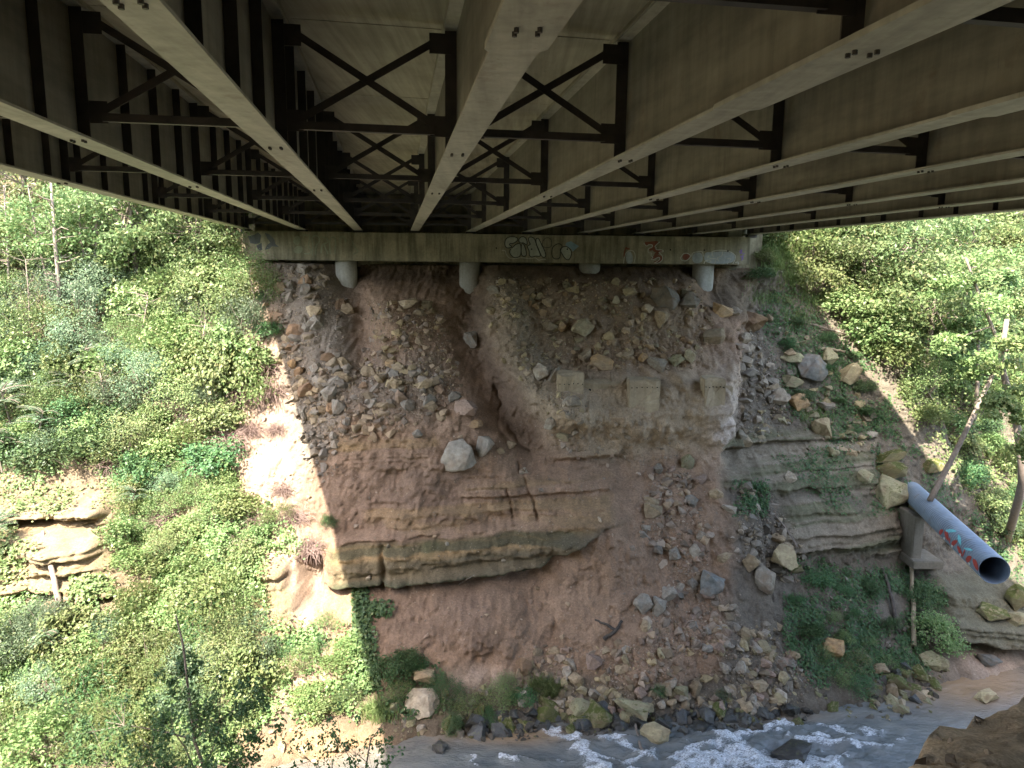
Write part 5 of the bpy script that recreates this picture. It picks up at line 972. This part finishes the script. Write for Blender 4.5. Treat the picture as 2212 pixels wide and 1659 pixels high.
# trees
def crown_me(seed, n, rad, leaf, mat, clumps=40, flat=.8, vines=0):
    r = np.random.default_rng(seed); q = r.normal(size=(clumps, 3)); q /= np.linalg.norm(q, axis=1)[:, None]; tips = q * rad * (.35 + .65 * r.random((clumps, 1)) ** .5) * np.array((1, 1, flat)); k = r.integers(clumps, size=n)
    C_ = tips[k] + r.normal(0, rad * .14, (n, 3)) * np.array((1.2, 1.2, .55)); N_ = r.normal(0, .7, (n, 3)) + SUN_DIR * .6
    return leaf_mesh('crown', C_, leaf * (.6 + .7 * r.random(n)), N_, r, mat, aspect=.6), tips
def limb_me(tips, base, rad, seed, every=2):
    r = np.random.default_rng(seed); m = MB(); base = np.array(base, float)
    top = np.array((0, 0, tips[:, 2].max() * .7)); m.tube([base, base * .5 + r.normal(0, .12, 3), (0, 0, 0), top], [rad, rad * .8, rad * .6, rad * .15], 8)
    for t in tips[::every]:
        s_ = base * r.uniform(0, .35) + top * r.uniform(0, .3); m.tube([s_, (s_ + t) / 2 + r.normal(0, .15, 3), t], [rad * .32, rad * .2, rad * .06], 5, False)
    return m.mesh('trunk', MAT['bark'], True)
CR = []
for i, (n, rad, lf, mt) in enumerate(((5200, 2.3, .17, 'leaf_tree'), (5200, 2.5, .18, 'leaf_lime'), (5600, 2.2, .16, 'leaf'), (4800, 2.6, .19, 'leaf_tree'))):
    c_, tips = crown_me(800 + i, n, rad, lf, mt, 46); CR.append((c_, limb_me(tips, (R.uniform(-.4, .4), .2, -3.4), .13, 820 + i)))
def tree(u_, v_, dy, s, label, group, i):
    P = hit1(u_, v_ + 95); o = empty('tree', tuple(P + np.array((0, .1, -.3)))); o.scale = (s,) * 3; o.rotation_euler = (0, 0, i * 1.7); lm_ = min(LAND, key=lambda q: (q[0] - u_) ** 2 + (q[1] - v_) ** 2)[2]; tag(o, ('slim ', 'light green ', 'dense ', 'spreading ')[i % 4] + label + ' ' + lm_, 'tree', group)
    c_, t_m = CR[i % 4]; link('crown', c_, o, (0, 0, 3.3)); link('trunk', t_m, o, (0, 0, 3.3))
for i, (u_, v_, dy) in enumerate(((-90, 330, 36), (60, 420, 37), (220, 400, 38), (370, 440, 38), (500, 420, 40), (-40, 560, 34), (140, 540, 35), (290, 520, 36.5), (430, 520, 37), (560, 440, 42), (640, 400, 46), (-160, 450, 33))): tree(u_, v_, dy, R.uniform(.75, 1.1), 'leafy tree on the sunlit bank', 'trees of the sunlit bank', i)
for i, (u_, v_, dy) in enumerate(((1700, 430, 43), (1800, 470, 41), (1900, 440, 42), (2000, 480, 39), (2100, 450, 40), (2230, 470, 37), (1860, 560, 38), (1960, 590, 36.5), (2080, 570, 36), (2200, 590, 34), (2010, 700, 34.5), (2120, 680, 33), (2240, 700, 31), (2300, 560, 33), (1750, 380, 48), (1950, 370, 48), (2150, 360, 46))): tree(u_, v_, dy, R.uniform(.7, 1.1), 'leafy tree in the sunlit wood', 'trees of the sunlit wood', i + 1)
# thin pale stems that rise through the sunny bushes
def stems(u_, v0_, top, rad, label, mat='bark_pale', n=1):
    P = hit1(u_, v0_); T = aty(top[0], top[1], P[1] - .3); o = empty('sapling', tuple(P)); tag(o, label, 'sapling'); m = MB(); r = np.random.default_rng(int(u_))
    ms = [P * 0] + [(T - P) * t + r.normal(0, .05, 3) for t in (.3, .6)] + [T - P]; m.tube(ms, [rad, rad * .85, rad * .7, rad * .4], 7)
    for k in range(22):
        t = r.uniform(.25, 1); s_ = (T - P) * t; d = r.normal(0, 1, 3); d[2] = abs(d[2]) * .7; d /= np.linalg.norm(d); L_ = r.uniform(.4, 1.1); m.tube([s_, s_ + d * L_ * .5 + r.normal(0, .06, 3), s_ + d * L_], [rad * .35, rad * .22, rad * .08], 4, False)
    m.build('trunk', MAT[mat], o, True)
    C_ = np.array([(T - P) * r.uniform(.3, 1.0) + r.normal(0, .45, 3) for _ in range(260)]); link('crown', leaf_mesh('crown', C_, .13 * r.uniform(.6, 1.2, len(C_)), r.normal(0, .7, C_.shape) + SUN_DIR * .6, r, 'leaf_tree'), o)
for a in ((118, 680, (60, 400), .05, 'thin dark sapling leaning through the sunlit bushes', 'bark'), (130, 700, (110, 395), .10, 'stout vine covered pale trunk in the sunlit bushes'), (190, 640, (168, 400), .05, 'straight thin pale sapling beside the vine covered trunk'), (205, 620, (208, 420), .11, 'shaggy pale trunk wrapped in dead vines'), (330, 560, (318, 460), .05, 'thin pale sapling under the outer girder'), (358, 560, (362, 470), .05, 'pale sapling next to the bare grey twigs'), (20, 640, (8, 400), .06, 'pale sapling at the edge of the sunlit thicket'), (270, 600, (262, 430), .05, 'thin sapling between the shaggy trunk and the girder'), (410, 560, (418, 480), .05, 'crooked sapling beside the bare grey twigs'), (70, 760, (55, 560), .04, 'thin stem over the feathery sumac', 'bark'), (300, 760, (320, 640), .04, 'slim bare stem in the middle thicket'), (230, 900, (215, 800), .04, 'bare stem above the dark hollow', 'bark'), (430, 800, (445, 690), .04, 'bare stem west of the twig tangle')): stems(*a[:5], *(a[5:]))
def trunk_tree(pts, ys, rad, label, clumps, mat='bark_pale', leafm='leaf_lime', n=5200):
    P = np.array([aty(p[0], p[1], y) if y else hit1(*p) + np.array((0, .15, -.15)) for p, y in zip(pts, ys)]); o = empty('tree', tuple(P[0])); tag(o, label, 'tree'); r = np.random.default_rng(int(pts[0][0]) + 5)
    k = np.concatenate([[P[i] * (1 - t) + P[i + 1] * t for t in np.linspace(0, 1, 5)[:-1]] for i in range(len(P) - 1)] + [P[-1:]]) - P[0]; k[1:-1] = .25 * k[:-2] + .5 * k[1:-1] + .25 * k[2:]
    m = MB(); m.tube(k, np.linspace(rad, rad * .45, len(k)), 9); C_ = []
    for cu_, cv_, cy_, rr in clumps:
        c_ = aty(cu_, cv_, cy_) - P[0]; s_ = k[int(np.argmin(((k - c_) ** 2).sum(1)))]; m.tube([s_, (s_ + c_) / 2 + r.normal(0, .1, 3), c_], [rad * .35, rad * .22, rad * .08], 5, False)
        q = r.normal(size=(9, 3)) * rr * .55; C_.append(c_ + q[r.integers(9, size=n // len(clumps))] * (1, 1, .6) + r.normal(0, rr * .22, (n // len(clumps), 3)) * (1, 1, .5))
    m.build('trunk', MAT[mat], o, True); C_ = np.concatenate(C_); link('crown', leaf_mesh('crown', C_, .16 * r.uniform(.6, 1.25, len(C_)), r.normal(0, .7, C_.shape) + SUN_DIR * .6, r, leafm, aspect=.65), o)
trunk_tree([(2008, 1082), (2070, 965), (2135, 830), (2165, 760), (2120, 650), (2085, 555)], [24.5, 25.2, 26, 26.4, 26.6, 27], .10, 'crooked leaning tree whose trunk crosses the upper end of the pipe', [(2060, 620, 27, .9), (2130, 560, 27, 1.0), (2190, 660, 26, .9), (2040, 740, 26.5, .7), (2200, 780, 25.5, .8), (2100, 800, 26.5, .6)], 'bark')
trunk_tree([(2180, 1170), (2212, 1040), (2195, 900), (2160, 780), (2175, 690)], [0, 24.2, 24, 24, 24.3], .16, 'grey tree trunk rising beside the mouth of the blue pipe', [(2190, 880, 23, .8), (2230, 760, 23, 1.0), (2150, 860, 23.5, .6), (2230, 960, 22.5, .7)])
trunk_tree([(2105, 940), (2112, 830), (2112, 760), (2120, 600)], [0, 29.3, 29.5, 30], .10, 'straight thin grey tree on the slope behind the leaning tree', [(2110, 640, 30, 1.0), (2080, 700, 29.5, .8), (2160, 600, 30, .9)], 'bark', 'leaf_tree')
trunk_tree([(1940, 860), (1925, 780), (1915, 700), (1930, 600)], [0, 31.2, 31.4, 31.8], .09, 'slim tree over the sunlit strip beyond the yellow slab', [(1900, 740, 31, .8), (1960, 720, 31, .8), (1900, 660, 31.5, .8), (1990, 780, 30.5, .7)], 'bark', 'leaf_lime', 5000)

# shrub on the near bank, in front of the river
def near_shrub(pts, ys, rad, clumps, label, leafm, n, lf):
    P = np.array([aty(p[0], p[1], y) for p, y in zip(pts, ys)]); z0 = nearz(P[0][0], P[0][1]); B = np.array((P[0][0] + .1, P[0][1], z0 - .1)); o = empty('shrub', tuple(B)); tag(o, label, 'shrub'); r = np.random.default_rng(int(pts[0][0]) + 9)
    k = np.concatenate([B[None], P]) - B; m = MB(); m.tube(k, np.linspace(rad, rad * .3, len(k)), 7); C_ = []
    for cu_, cv_, cy_, rr in clumps:
        c_ = aty(cu_, cv_, cy_) - B; s_ = k[int(np.argmin(((k - c_) ** 2).sum(1)))] * .9; m.tube([s_, (s_ + c_) / 2 + r.normal(0, .05, 3), c_], [rad * .45, rad * .3, rad * .1], 5, False); q = r.normal(size=(14, 3)) * rr * .6
        for e_ in q[:7]: m.tube([c_ * .8 + s_ * .2, c_ + e_], [rad * .16, rad * .06], 3, False)
        nn = n // len(clumps); C_.append(c_ + q[r.integers(14, size=nn)] + r.normal(0, rr * .16, (nn, 3)))
    m.build('branches', MAT['bark'], o, True); C_ = np.concatenate(C_); link('foliage', leaf_mesh('foliage', C_, lf * r.uniform(.6, 1.25, len(C_)), r.normal(0, .7, C_.shape) + SUN_DIR * .5, r, leafm, aspect=.6), o)
near_shrub([(455, 1700), (420, 1600), (408, 1500), (395, 1390), (380, 1330)], [8.4, 8.6, 8.7, 8.8, 8.9], .03, [(480, 1560, 8.4, .34), (520, 1620, 8.2, .3), (430, 1540, 8.6, .3), (540, 1510, 8.6, .25), (360, 1560, 8.6, .3), (300, 1600, 8.4, .35), (230, 1560, 8.7, .3), (450, 1640, 8.2, .35), (350, 1650, 8.2, .35), (400, 1440, 8.8, .2), (180, 1640, 8.4, .3)], 'dark leaved shrub with thin branches on the near bank over the river', 'leaf_dark', 5200, .06)
near_shrub([(760, 1740), (790, 1660), (800, 1600), (830, 1560)], [9.2, 9.3, 9.4, 9.5], .02, [(700, 1640, 9.2, .28), (760, 1620, 9.3, .25), (640, 1620, 9.2, .28), (830, 1610, 9.4, .16), (720, 1580, 9.5, .22), (810, 1650, 9.2, .2)], 'thin twiggy shrub beside the dark leaved one over the orange shallows', 'leaf_dark', 900, .055)
# ------------------------------------------------------------------ lift everything so that the river lies at height zero
for o in list(scene.objects):
    if o.parent is None and o.type not in ('CAMERA', 'LIGHT'): o.location.z += H
